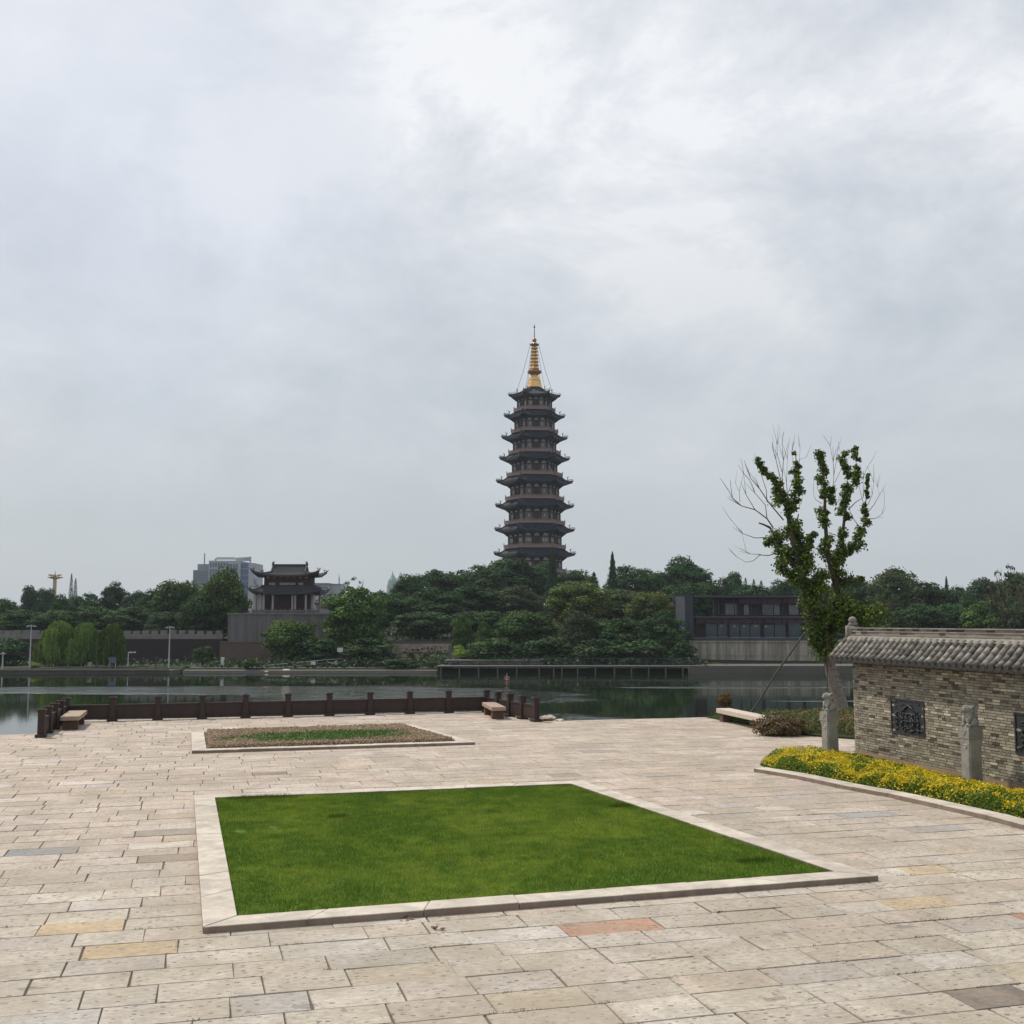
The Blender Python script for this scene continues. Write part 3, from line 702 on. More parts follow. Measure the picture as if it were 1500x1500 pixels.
# ------------------------------------------------------------------ lion posts
def lionpost(base, label, h=1.2, seed=1):
    e = empty('lion_post', base, PHI, label, 'stone post', 'stone hitching posts with seated lions')
    mb = MB(); a, c_ = .148, .045
    def octo(a, c_, z): return [(-a + c_, -a, z), (a - c_, -a, z), (a, -a + c_, z), (a, a - c_, z), (a - c_, a, z), (-a + c_, a, z), (-a, a - c_, z), (-a, -a + c_, z)]
    rings = [octo(.150, .032, -.05), octo(.146, .032, h * .72), octo(.150, .022, h * .755), octo(.152, .005, h * .78), octo(.155, .004, h - .20)]
    b0 = len(mb.v)
    for q_ in rings: mb.v += q_
    for i in range(len(rings) - 1):
        for k in range(8): mb.f.append((b0 + i * 8 + k, b0 + i * 8 + (k + 1) % 8, b0 + (i + 1) * 8 + (k + 1) % 8, b0 + (i + 1) * 8 + k)); mb.c.append(None); mb.m.append(0)
    mb.poly(rings[-1]); mb.build('shaft', MT['grey_stone'], e)
    mb = MB(); mb.box(-.163, .163, -.163, .163, h - .198, h - .01); mb.box(-.150, .150, -.150, .150, h - .01, h + .015)
    for sx, sy in ((-1, 0), (0, -1), (1, 0), (0, 1)):    # hanging cloth triangle on every face
        def T(x, y, z, sx=sx, sy=sy): return Vector((sx * y - sy * x, sy * y + sx * x, z))
        mb.hexa([T(-.11, .160, h - .03), T(.11, .160, h - .03), T(.01, .160, h - .16), T(-.01, .160, h - .16), T(-.10, .172, h - .035), T(.10, .172, h - .035), T(.008, .172, h - .15), T(-.008, .172, h - .15)])
    mb.build('cap_block', MT['grey_stone'], e)
    mb = MB(); pr = [(.030 + .012 * math.cos(t_), .012 * math.sin(t_)) for t_ in [i * math.pi / 4 for i in range(9)]]; mb.lathe(pr, n=12)
    o = mb.build('rope_hole', MT['pale_stone'], e, loc=(-.153, -.03, h - .34)); o.rotation_euler = (0, R(90), 0)
    mb = MB(); B = lambda x, y, z, a_, b_, c2, T=None: mb.ball((x * 1.22, y * 1.28, z * .98 + h), (a_ * 1.22, b_ * 1.28, c2), 8, T)
    # lion sits facing the plaza (-x)
    mb.box(-.12, .13, -.11, .11, h + .0, h + .045)
    B(.045, 0, .13, .095, .095, .10); B(-.01, 0, .21, .075, .08, .11); B(-.035, 0, .25, .065, .07, .08)
    for s_ in (-1, 1):
        B(.03, .075 * s_, .10, .075, .035, .06); B(-.05, .075 * s_, .055, .055, .03, .022)
        B(-.075, .052 * s_, .145, .027, .027, .085); B(-.095, .052 * s_, .062, .035, .03, .022); B(-.055, .07 * s_, .205, .035, .03, .05)
        B(-.025, .062 * s_, .43, .02, .014, .025); B(-.118, .030 * s_, .395, .014, .013, .012)
        for t_ in range(6):
            an = -1.0 + t_ * .55; B(.01 + .055 * math.sin(an * .7), .080 * s_, .36 + .07 * math.cos(an), .022, .018, .022)
    B(-.045, 0, .37, .078, .078, .082); B(.0, 0, .35, .075, .083, .095); B(-.115, 0, .35, .038, .045, .028); B(-.105, 0, .318, .034, .038, .016); B(-.142, 0, .368, .014, .022, .014)
    for y in (-.05, 0, .05):
        for z in (.25, .31, .40): B(.065, y, z, .022, .024, .026)
    B(-.08, 0, .27, .03, .032, .03); B(.12, 0, .2, .025, .03, .07); B(-.07, 0, .43, .04, .05, .02)
    o = mb.build('lion', MT['grey_stone'], e, smooth=True)
    md = o.modifiers.new('fuse', 'REMESH'); md.mode = 'VOXEL'; md.voxel_size = .008; md.use_smooth_shade = True
lionpost(G(1217, 1119), 'weathered stone lion post at the far corner of the brick wall')
lionpost(G(1425, 1161), 'weathered stone lion post standing in yellow shrubs between the carved panels', h=1.24)

# ------------------------------------------------------------------ benches
def bench(u, v, ln, wd, h, rz, label, mt='benchwood', lm='benchleg', th=.13):
    e = empty('stone_bench', W(u, v), PHI + rz, label, 'bench', 'benches round the plaza')
    mb = MB(); mb.box(-wd / 2, wd / 2, -ln / 2, ln / 2, h - th, h); o = mb.build('seat', MT[mt], e)
    bv = o.modifiers.new('edge', 'BEVEL'); bv.width = .012; bv.segments = 2
    for s_ in (-1, 1):
        mb = MB(); mb.box(-wd * .40, wd * .40, s_ * (ln / 2 - .32) - .16, s_ * (ln / 2 - .32) + .16, 0, h - th + .001); mb.build('leg', MT[lm], e)
bench(-3.85, 38.0, 2.4, .55, .42, 0, 'brown bench beside the left end of the dark railing')
bench(9.9, 38.1, 2.35, .5, .42, R(-6), 'tan bench by the right end of the dark railing')
bench(16.72, 32.3, 4.3, .5, .42, R(-5), 'long pale stone bench in front of the hedge and leaning pole', 'pale_stone', 'benchleg', .15)

# ------------------------------------------------------------------ railing
fe = empty('park_railing', W(3, 39.8), 0, 'dark brown railing of low solid panels and square posts round the waterside platform', 'railing')
FO = W(3, 39.8)
line = [G(60, 1080), G(69, 1074), G(78, 1068), G(88, 1062), W(-4.28, 39.75)]
line_b = [W(-4.28 + 14.45 * i / 10, 39.75 + .42 * i / 10) for i in range(1, 11)]
endp = G(785, 1057)
line_c = [line_b[-1].lerp(endp, i / 4) for i in range(1, 5)]
l0 = line[0]; l4 = line[4]; line = [l0.lerp(l4, i / 4) for i in range(5)]
pts_ = line + line_b + line_c
for i, p_ in enumerate(pts_):
    if i < 4: d = (pts_[4] - pts_[0])
    elif i <= 14: d = pts_[14] - pts_[4]
    else: d = pts_[-1] - pts_[14]
    an = math.atan2(d.y, d.x)
    mb = MB(); hw = .095; H_ = .80
    mb.box(-hw, hw, -hw, hw, 0, H_); mb.box(-.125, .125, -.125, .125, H_ - .055, H_ - .0); mb.box(-.17, .17, -.15, .15, 0, .09)
    o = mb.build('post', MT['rail'], fe, loc=p_ - FO); o.rotation_euler = (0, 0, an)
    bv = o.modifiers.new('edge', 'BEVEL'); bv.width = .01; bv.segments = 1
for a_, b_ in zip(pts_, pts_[1:]):
    d = b_ - a_; ln = d.length; mb = MB()
    mb.box(.09, ln - .09, -.035, .035, .07, .50); mb.box(.09, ln - .09, -.055, .055, .50, .555)
    mb.box(.16, ln - .16, -.045, .045, .15, .42)
    o = mb.build('panel', MT['rail'], fe, loc=a_ - FO); o.rotation_euler = (0, 0, math.atan2(d.y, d.x))

# rocks at the water edge
def rock(loc, r_, label, seed, mt='rock', g=None):
    rr = random.Random(seed); mb = MB(); mb.ball((0, 0, 0), r_, 6)
    mb.v = [(x * rr.uniform(.8, 1.2), y * rr.uniform(.8, 1.2), z * rr.uniform(.75, 1.15)) for x, y, z in mb.v]
    o = mb.build('rock', MT[mt], loc=loc); tag(o, label, 'rock', g)
rock(G(803, 1055) + Vector((0, .3, .04)), (.26, .2, .12), 'larger pale rock at the paving edge right of the railing', 4, 'pale_stone')
rock(G(815, 1056) + Vector((.1, 0, .0)), (.18, .14, .07), 'small flat pale rock beside the larger one at the paving edge', 5, 'pale_stone')

# ------------------------------------------------------------------ garden on the right
gp = [(16.9, 35.75), (16.95, 31), (17.0, 29.2), (17.9, 27.9), (24, 27.2), (30, 27.2), (30, 35.75)]
mb = MB(); prism(mb, gp, -.02, .06); tag(mb.build('garden_soil', MT['soil']), kind='structure')
def colhedge(q, f, rng):
    n = len(q); g = vnoise(q[:, 0], q[:, 1], .7, 14)[:, None]
    a_ = np.where(rng.random((n, 1)) < .45, np.array([[.20, .115, .055]]), np.array([[.13, .15, .04]])); b_ = np.array([[.075, .12, .025]])
    return np.where(g + rng.normal(size=(n, 1)) * .15 > .42, a_, b_) * rng.uniform(.7, 1.3, (n, 1))
leafbed('reddish_hedge', [(17.5, 33.2), (17.2, 29.4), (18.0, 28.1), (24, 27.4), (29.9, 27.4), (29.9, 34)], 52000, .42, .075, colhedge, 'reddish green clipped hedge behind the long pale bench', 'hedge', 41, bump=.5, bs=.5)
def colg(q, f, rng): return np.array([[.075, .145, .025]]) * rng.uniform(.6, 1.3, (len(q), 1))
leafbed('garden_grass', [(16.95, 35.7), (16.92, 29.5), (17.6, 29.3), (17.9, 33.4), (29.9, 34.1), (29.9, 35.7)], 22000, .16, .07, colg, 'tufts of green grass along the water edge behind the bench', 'grass', 43, bump=.6)
mb = MB()

def leafball(name, c, rad, n, size, cols, seed, label=None, cat=None, shell=.55):
    rng = np.random.default_rng(seed); d = rng.normal(size=(n, 3)); d /= np.linalg.norm(d, axis=1)[:, None]
    r_ = shell + (1 - shell) * rng.random(n) ** .5; lump = 1 + .18 * np.sin(d[:, 0] * 7 + seed) * np.cos(d[:, 1] * 6 + d[:, 2] * 5)
    Pc = d * (r_ * lump)[:, None] * np.array(rad); Nn = d + rng.normal(size=(n, 3)) * .6; Nn /= np.linalg.norm(Nn, axis=1)[:, None]
    cc = np.array(cols)[rng.integers(0, len(cols), n)] * rng.uniform(.7, 1.25, (n, 1))
    return quads(name, leafquads(Pc, Nn, size, rng), cc, MT['leafn'], loc=c)
e = empty('dry_bush', G(1143, 1077), 0, 'brown half dry bush spilling over the right end of the long bench', 'bush')
o = leafball('foliage', (0, 0, .25), (.80, .60, .31), 5200, .075, [(.16, .10, .06), (.12, .085, .04), (.10, .10, .03), (.22, .15, .09)], 5, shell=.3); o.parent = e
mb = MB(); rr = random.Random(3)
for k in range(38):
    a_ = rr.uniform(0, 6.28); mb.tube([(0, 0, .02), (.3 * math.cos(a_), .25 * math.sin(a_), .3), (rr.uniform(.45, .75) * math.cos(a_), .6 * math.sin(a_), rr.uniform(.2, .8))], [.008, .006, .003], 4)
mb.build('stem', MT['twig'], e)
pp = G(1062, 1050)
e = empty('ball_shrub', pp, 0, 'small round reddish brown shrub on a thin stem by the water', 'shrub')
o = leafball('foliage', (0, 0, .58), (.27, .27, .25), 1500, .06, [(.20, .11, .04), (.14, .08, .04), (.10, .09, .03)], 8, shell=.3); o.parent = e
mb = MB(); mb.tube([(0, 0, 0), (.02, 0, .25), (-.01, 0, .5)], [.03, .022, .018], 6); mb.tube([(.01, 0, .2), (.1, .05, .5)], [.015, .01], 5); mb.build('stem', MT['twig'], e)

# ------------------------------------------------------------------ the pollarded tree
TB = G(1236, 1053); TD = TB.y
te = empty('pollarded_tree', TB, 0, 'tall pollarded tree with leafy sleeves on upright limbs and bare twigs', 'tree')
def tp(x, y, dy=0.0):
    p_ = P(1040 + x / 4.545, 630 + y / 4.545, TD + dy); return p_ - TB
rt = random.Random(17)
limbs = [  # (points in crop units with depth, r0, r1, leaf start, leaf radius0, radius1)
 ([(790, 1455, 0), (770, 1370, 0), (690, 1230, -.1), (640, 1060, -.25), (600, 900, -.35), (545, 720, -.4), (520, 560, -.4), (490, 440, -.45), (440, 340, -.5), (370, 270, -.55), (300, 190, -.6)], .20, .012, .0, .46, .12),
 ([(520, 570, -.4), (560, 470, -.2), (590, 340, -.1), (575, 230, 0), (570, 150, 0)], .05, .012, .1, .20, .14),
 ([(610, 930, -.35), (560, 890, -.2), (480, 790, .1), (430, 700, .3), (400, 650, .4)], .09, .04, 0, .40, .26),
 ([(400, 650, .4), (360, 630, .4), (325, 618, .4)], .04, .025, 2, 0, 0),
 ([(430, 730, .3), (385, 760, .5), (360, 750, .6)], .03, .012, 0, .22, .18),
 ([(610, 930, -.3), (640, 860, -.5), (660, 770, -.6), (690, 690, -.6)], .07, .03, .1, .26, .13),
 ([(600, 900, -.35), (600, 760, 0), (570, 640, .15), (590, 560, .2)], .07, .02, 0, .30, .22),
 ([(560, 1010, -.2), (490, 900, -.5), (470, 860, -.6)], .05, .02, 0, .38, .24),
 ([(480, 480, -.45), (460, 400, -.3), (450, 340, -.3)], .03, .01, 0, .24, .16),
 ([(790, 1400, 0), (835, 1180, .1), (850, 1080, .1), (825, 990, 0), (790, 860, 0), (775, 720, .0), (765, 560, 0), (765, 450, 0), (755, 300, 0), (745, 210, 0), (735, 135, 0)], .15, .012, .45, .34, .17),
 ([(825, 990, 0), (870, 830, .2), (885, 680, .3), (900, 540, .3), (915, 400, .3), (912, 280, .3), (890, 150, .3)], .09, .012, .02, .26, .14),
 ([(910, 420, .3), (950, 360, .4), (975, 250, .5), (965, 120, .5)], .035, .01, 0, .17, .12),
 ([(860, 870, .2), (950, 780, .5), (1005, 690, .6), (1035, 600, .7), (1030, 520, .7)], .075, .02, 0, .27, .14),
 ([(1030, 520, .7), (1045, 430, .7), (1050, 290, .7)], .022, .008, 0, .07, .05),
 ([(800, 480, 0), (830, 370, .1)], .02, .012, 0, .17, .10),
 ([(870, 1000, .1), (960, 1010, -.3), (1030, 980, -.5)], .06, .03, 0, .30, .20),
 ([(830, 1210, .1), (900, 1170, -.3), (1010, 1190, -.5), (1060, 1180, -.6)], .07, .02, .0, .55, .45),
 ([(790, 1380, 0), (860, 1280, -.4), (960, 1230, -.6), (1050, 1200, -.7)], .07, .02, 0, .5, .45),
 ([(790, 1400, 0), (700, 1330, -.4), (640, 1270, -.6)], .06, .02, 0, .42, .30),
 ([(790, 1440, 0), (720, 1420, -.4), (680, 1410, -.5)], .04, .02, 0, .28, .22),
 ([(720, 1290, -.2), (780, 1260, -.5), (840, 1230, -.6)], .04, .02, 0, .34, .24),
 ([(640, 1080, -.3), (720, 980, -.5), (790, 960, -.5)], .05, .02, 0, .38, .22),
]
tr = MB(); LP_ = []
lowt = MB()
lowt.tube([Vector((0, 0, -.1)), Vector((-.02, 0, .05)), tp(1275 * 0 + 868, 1790 + 10), tp(828, 1690), tp(805, 1600), tp(786, 1500), tp(790, 1430)], [.30, .25, .205, .195, .19, .185, .19], 14)
for f_ in (.12, .3, .42, .55, .7, .82): lowt.tube([tp(868 - 82 * f_, 1800 - 300 * f_), tp(868 - 82 * f_ - 1, 1800 - 300 * f_ - 5)], .215, 14)
lowt.build('trunk', MT['pale_bark'], te, smooth=True)
for pts, r0, r1, ls, q0, q1 in limbs:
    V3 = [tp(*p_) for p_ in pts]; n = len(V3)
    tr.tube(V3, [r0 + (r1 - r0) * (i / (n - 1)) ** .8 for i in range(n)], 8)
    if ls < 1.5:
        lens = [0]
        for a_, b_ in zip(V3, V3[1:]): lens.append(lens[-1] + (b_ - a_).length)
        tot = lens[-1]; s_ = ls * tot
        while s_ < tot:
            k = max(i for i in range(n) if lens[i] <= s_); k = min(k, n - 2)
            f_ = (s_ - lens[k]) / (lens[k + 1] - lens[k] + 1e-6); p_ = V3[k].lerp(V3[k + 1], f_)
            t_ = s_ / tot; rad = (q0 + (q1 - q0) * t_) * rt.choice((.5, .7, .9, 1.0, 1.15, 1.3))
            if rt.random() > .10:
                o_ = Vector((rt.uniform(-1, 1), rt.uniform(-1, 1), rt.uniform(-.4, .4))) * rad * .6
                LP_.append((p_ + o_, rad))
            s_ += rad * rt.uniform(.5, .95)
tr.build('limb', MT['bark'], te, smooth=True)
tw = MB()
def twig(pts, r0=.014, r1=.004, sub=3):
    r0 *= 1.25; r1 *= 1.35
    V3 = [tp(*p_) for p_ in pts]; n = len(V3); tw.tube(V3, [r0 + (r1 - r0) * i / (n - 1) for i in range(n)], 5, cap=False)
    for k in range(sub):
        i = rt.randrange(max(1, n // 2), n); b_ = V3[i]; d = (V3[i] - V3[i - 1]).normalized()
        d2 = (d + Vector((rt.uniform(-.6, .6), rt.uniform(-.6, .6), rt.uniform(.1, .8)))).normalized(); l_ = rt.uniform(.25, .7)
        m_ = b_ + d2 * l_ * .5 + Vector((0, 0, .03)); tw.tube([b_, m_, b_ + d2 * l_ + Vector((rt.uniform(-.05, .05), 0, .08))], [r1 * 1.6, r1 * 1.2, r1 * .7], 4, cap=False)
for t_ in [
 ([(420, 650, .4), (380, 590, .5), (300, 530, .7), (210, 505, .9), (150, 450, 1), (120, 395, 1)], .022, .006, 4), ([(300, 530, .7), (240, 430, .8), (225, 300, .9)], .012, .004, 3),
 ([(200, 480, .9), (195, 410, .9), (170, 355, .9)], .008, .003, 2), ([(490, 600, -.3), (390, 480, -.2), (330, 390, -.2), (270, 320, -.1), (255, 280, 0)], .02, .005, 5),
 ([(380, 590, .3), (370, 500, .3), (300, 420, .3), (260, 330, .3)], .014, .004, 4), ([(380, 480, -.2), (375, 400, -.2), (330, 260, -.2), (300, 200, -.2)], .012, .004, 4),
 ([(440, 820, .2), (390, 835, .4), (330, 832, .6), (290, 870, .8), (240, 880, 1), (180, 845, 1.1)], .016, .004, 2), ([(340, 828, .6), (270, 825, .7), (195, 805, .8)], .010, .003, 2),
 ([(390, 715, .4), (300, 718, .6), (220, 690, .8), (150, 610, .9)], .015, .004, 3), ([(240, 800, .7), (225, 740, .7)], .006, .003, 1),
 ([(500, 450, -.4), (480, 320, -.4), (490, 200, -.4), (480, 95, -.4)], .015, .004, 5), ([(470, 330, -.4), (440, 200, -.3), (415, 115, -.3)], .012, .004, 4), ([(480, 280, -.4), (450, 170, -.5), (448, 95, -.5)], .010, .003, 4),
 ([(520, 500, -.4), (510, 350, -.5), (515, 190, -.5)], .012, .004, 3), ([(520, 420, -.4), (560, 310, -.5), (545, 150, -.5)], .010, .004, 3), ([(590, 520, 0), (615, 460, .2), (612, 420, .2)], .008, .003, 1),
 ([(590, 200, 0), (640, 180, .1)], .006, .003, 1), ([(590, 300, 0), (600, 120, 0)], .007, .003, 2),
 ([(820, 380, .1), (825, 280, .1), (820, 210, .1), (800, 105, .1)], .012, .004, 4), ([(825, 300, .1), (840, 210, .2), (850, 140, .2)], .008, .003, 3), ([(800, 500, 0), (850, 480, .2), (865, 420, .3)], .009, .003, 2),
 ([(830, 350, .1), (870, 270, .2), (880, 240, .3)], .008, .003, 2), ([(745, 490, 0), (700, 460, -.2), (690, 415, -.3)], .009, .003, 1), ([(740, 440, 0), (715, 390, -.2), (715, 300, -.2)], .008, .003, 1),
 ([(920, 530, .3), (970, 480, .5), (1020, 450, .6), (1020, 330, .7)], .016, .004, 3), ([(1045, 590, .7), (1100, 590, .9), (1145, 560, 1), (1160, 500, 1)], .012, .003, 2), ([(1040, 560, .7), (1090, 500, .8), (1130, 430, .9), (1115, 380, .9)], .012, .003, 4),
 ([(1050, 500, .7), (1080, 430, .8), (1090, 350, .8)], .010, .003, 3), ([(990, 640, .6), (955, 590, .4), (932, 540, .3)], .012, .005, 1), ([(980, 350, .5), (1020, 320, .6), (1040, 260, .6)], .008, .003, 2), ([(1030, 520, .7), (1000, 410, .6), (985, 330, .6)], .008, .003, 2),
 ([(960, 130, .5), (870, 160, .3), (860, 110, .3)], .006, .003, 0), ([(1150, 580, 1), (1120, 585, 1)], .004, .003, 0), ([(780, 960, 0), (770, 880, 0)], .008, .004, 0)]:
    twig(*t_)
tw.build('bare_twig', MT['twig'], te)
rng = np.random.default_rng(77); PC, NN, CO = [], [], []
for c0, rad in LP_:
    n = int(34 + 1900 * rad * rad) ; d = rng.normal(size=(n, 3)); d /= np.linalg.norm(d, axis=1)[:, None]
    PC.append(np.array(c0) + d * (rad * (rng.uniform(.2, 1.0, (n, 1)) + (rng.random((n, 1)) < .12) * rng.uniform(0, .45, (n, 1)))) * np.array([1, 1, .85])); q_ = d * .6 + rng.normal(size=(n, 3)) * .55 + np.array([0, 0, .35]); NN.append(q_ / np.linalg.norm(q_, axis=1)[:, None])
    k = rng.uniform(.65, 1.3, (n, 1)); y_ = rng.random((n, 1)) < rng.uniform(.05, .5)
    CO.append(np.where(y_, np.array([[.18, .235, .03]]), np.array([[.065, .11, .020]])) * k)
PC, NN, CO = np.concatenate(PC), np.concatenate(NN), np.concatenate(CO)
quads('foliage', leafquads(PC, NN, .10, rng, .75), CO, MT['leafn'], te)
# leaning prop pole and upright pole
mb = MB(); a_ = G(1092, 1049); b_ = P(1183, 921, TD - .3)
mb.tube([a_, a_.lerp(b_, .12) + Vector((.08, 0, -.05)), a_.lerp(b_, .5), b_], [.035, .035, .033, .03], 7)
for f_ in (.72,): p_ = a_.lerp(b_, f_); mb.tube([p_ - (b_ - a_) * .008, p_ + (b_ - a_) * .008], .042, 7)
tag(mb.build('prop_pole', MT['rope']), 'long leaning pole propping the pollarded tree above the pale bench', 'pole')
mb = MB(); mb.tube([G(1212, 1056, .0) , P(1212, 985, TD - .7)], .022, 6); mb.tube([P(1212, 985, TD - .7), P(1212, 925, TD - .6)], .022, 6, mi=1)
tag(mb.build('stake', [MT['rope'], MT['rust']]), 'thin upright stake with a rusty upper half against the pollarded tree trunk', 'stake')

# ------------------------------------------------------------------ far bank: quays, walls
def pxbox(mb, x0, x1, ytop, ybot, D, depth, mi=0, col=None):
    a_ = P(x0, ytop, D); b_ = P(x1, ybot, D); mb.box(a_.x, b_.x, D, D + depth, b_.z, a_.z, col, mi=mi)
def thing1(name, mb, mt, label, cat, group=None): return tag(mb.build(name, mt), label, cat, group)
mb = MB(); a_ = P(-120, 979.5, 149.5); b_ = P(284, 979.5, 149.5)
mb.hexa([(a_.x, 149, -5.5), (b_.x - 3, 149, -5.5), (b_.x, 158, -5.5), (a_.x, 158, -5.5), (a_.x, 149, -3.1), (b_.x - 3, 149, -3.1), (b_.x, 158, -2.95), (a_.x, 158, -2.95)])
mb.box(a_.x, b_.x - 3.3, 148.8, 149.6, -3.2, -2.98)
tag(mb.build('quay_path', MT['quay']), kind='structure')
e = empty('stone_balustrade', (P(100, 980, 149.9).x, 149.9, -3.0), 0, 'low stone balustrade on the left quay in front of the willows', 'balustrade'); O_ = e.location.copy()
xs_ = [100, 130, 148, 162, 190, 215, 228]
for x in xs_:
    p_ = P(x, 975, 149.9); mb = MB(); mb.box(-.12, .12, -.1, .1, 0, .62 if x in (162, 228, 100) else .42); mb.build('post', MT['quay'], e, loc=(p_.x - O_.x, 0, 0))
mb = MB(); mb.box(P(100, 0, 149.9).x - O_.x, P(228, 0, 149.9).x - O_.x, -.05, .05, .26, .36); mb.build('rail', MT['quay'], e)

# rampart of the old town on the left
e = empty('town_rampart', (P(160, 950, 176).x, 176, -3), 0, 'long dark brown rampart with a grey crenellated top behind the willows', 'rampart'); O_ = e.location.copy()
mb = MB(); a_ = P(-90, 936, 176); b_ = P(326, 936, 176); mb.box(a_.x - O_.x, b_.x - O_.x, 0, 3, -1, a_.z - O_.z); mb.build('wall', MT['brown_wall'], e)
mb = MB(); zt = a_.z - O_.z; mb.box(a_.x - O_.x, b_.x - O_.x, .1, 1, zt, zt + .75); x = a_.x - O_.x + .1; rr = random.Random(2)
while x < b_.x - O_.x - 1: mb.box(x, x + .95, .1, 1, zt + .75, zt + 1.35 + rr.uniform(-.1, .1)); x += 1.45
mb.build('crenellation', MT['crenel'], e)
# gate tower base
e = empty('rampart_base', (P(408, 940, 174).x, 174, 0), 0, 'high plain grey stone platform under the gate tower', 'platform'); O_ = e.location.copy()
a_ = P(334, 900, 174); b_ = P(482, 938, 174); mb = MB(); mb.box(a_.x - O_.x, b_.x - O_.x, 0, 16, -1.5, a_.z - .0); mb.build('wall', MT['base_wall'], e)
mb = MB(); mb.box(a_.x - O_.x - .15, b_.x - O_.x + .1, -.15, 16.1, a_.z + .002, a_.z + .22)
mb.build('coping', MT['crenel'], e)
BASEZ = a_.z + .22
mb = MB(); a_ = P(322, 942, 170); b_ = P(560, 985, 170); mb.box(a_.x, b_.x, 170, 173.9, -4, a_.z); mb.box(a_.x, b_.x, 169.9, 170.2, a_.z, a_.z + .25)
thing1('lower_rampart', mb, MT['pg_wall'], 'lower brownish retaining wall below the grey gate platform', 'retaining wall')

# generic curved Chinese roof skirt
def skirt(mb, inner, outer, zi, zo, up, ribs=0, rm=0, rr_=.09, thick=.25, nseg=10, ribmb=None, tipext=.35):
    n = len(inner)
    for i in range(n):
        i0, i1, o0, o1 = [Vector(q_) for q_ in (inner[i], inner[(i + 1) % n], outer[i], outer[(i + 1) % n])]
        def S(s_, t_):
            a_ = i0.lerp(i1, s_); b_ = o0.lerp(o1, s_); e_ = abs(2 * s_ - 1) ** 5
            b_ = b_ + (b_ - a_).normalized() * tipext * e_
            p_ = a_.lerp(b_, t_); z = zi + (zo - zi) * (1 - (1 - t_) ** 1.55) + up * (t_ ** 2.5) * abs(2 * s_ - 1) ** 3
            return Vector((p_.x, p_.y, z))
        TT = 6; b0 = len(mb.v)
        for j in range(TT + 1):
            for k in range(nseg + 1): mb.v.append(tuple(S(k / nseg, j / TT)))
        for j in range(TT):
            for k in range(nseg):
                q0 = b0 + j * (nseg + 1) + k; mb.f.append((q0, q0 + 1, q0 + nseg + 2, q0 + nseg + 1)); mb.c.append(None); mb.m.append(0)
        # fascia and soffit
        for k in range(nseg):
            p0, p1 = S(k / nseg, 1), S((k + 1) / nseg, 1); d0, d1 = p0 - Vector((0, 0, thick)), p1 - Vector((0, 0, thick))
            mb.poly([p0, p1, d1, d0])
            q0 = S(k / nseg, 0); q1 = S((k + 1) / nseg, 0); q0 = Vector((q0.x, q0.y, zo - thick * 1.6)); q1 = Vector((q1.x, q1.y, zo - thick * 1.6))
            mb.poly([d0, d1, q1, q0])
        if ribs and ribmb is not None:
            for r_ in range(ribs):
                s_ = (r_ + .5) / ribs
                # ribs are parallel to the slope: they start on the corner hip near the sides
                bo = o0.lerp(o1, s_); lo = (o1 - o0).length; li = (i1 - i0).length; m_ = (lo - li) / 2; x = s_ * lo
                t0 = 0 if m_ <= x <= lo - m_ else 1 - (x / m_ if x < m_ else (lo - x) / m_)
                def S2(t_):
                    wt = li + (lo - li) * t_; sx = (x - (lo - wt) / 2) / wt if wt > 1e-6 else .5
                    return S(min(max(sx, 0), 1), t_)
                if t0 > .93: continue
                ribmb.tube([S2(t0 + (1 - t0) * q_ / 5) + Vector((0, 0, .03)) for q_ in range(6)], rr_, 4, cap=False)
def hips(par, mt, inner, outer, zi, zo, up, rad, tipext=.35, beasts=0, bh=.5):
    for a_, b_ in zip(inner, outer):
        mb = MB(); a_, b_ = Vector(a_), Vector(b_); b_ = b_ + (b_ - a_).normalized() * (tipext)
        pts = []
        for j in range(9):
            t_ = j / 8; p_ = a_.lerp(b_, t_); pts.append(Vector((p_.x, p_.y, zi + (zo - zi) * (1 - (1 - t_) ** 1.55) + up * t_ ** 2.5 + rad * .6)))
        pts.append(pts[-1] + (pts[-1] - pts[-2]).normalized() * .35 + Vector((0, 0, .18)))
        mb.tube(pts, [rad] * 8 + [rad * .8, rad * .3], 5)
        for k in range(beasts):
            t_ = .97 - k * .10; j = t_ * 8; i = int(j); p_ = pts[i].lerp(pts[i + 1], j - i); d = (b_ - a_).normalized(); h_ = bh * (1.0 if k < beasts - 1 else 1.9)
            mb.tube([p_, p_ + Vector((0, 0, h_ * .6)), p_ + Vector((d.x * h_ * .25, d.y * h_ * .25, h_))], [rad * .9, rad * .6, rad * .2], 4)
            if k == beasts - 1: q_ = p_ + Vector((0, 0, h_ * .7)); mb.tube([q_, q_ + Vector((-d.x * .3, -d.y * .3, .2))], [rad * .6, rad * .2], 4)
        mb.build('hip_ridge', MT[mt], par)

# ------------------------------------------------------------------ gate tower
TW = Vector((P(417, 900, 178).x, 181.5, BASEZ - .02))
e = empty('gate_tower', TW, 0, 'two storey timber gate tower with upturned grey tiled eaves on the stone platform', 'tower')
S_ = 178 / F_PX
def tz(py, D=177.5): return P(750, py, D).z - TW.z
rect = lambda hx, hy: [(-hx, -hy), (hx, -hy), (hx, hy), (-hx, hy)]
hw1 = 4.75; hd1 = 3.0; z_le, z_li = tz(869.5), tz(858)
mb = MB(); mb.box(-3.7, 3.7, -1.9, 1.9, 0, z_li); mb.build('ground_storey', MT['t_wall'], e)
for x in (-5.05, -4.1, -3.55, -2.1, 1.05 * 1.0, 2.1 - .6, 3.2, 4.5):
    mb = MB(); mb.tube([(x, -2.75, 0), (x, -2.75, z_le + .1)], .17, 10); mb.lathe([(.28, 0), (.28, .12), (.18, .2)], (x, -2.75, 0), 10); mb.build('column', MT['t_col'], e, smooth=False)
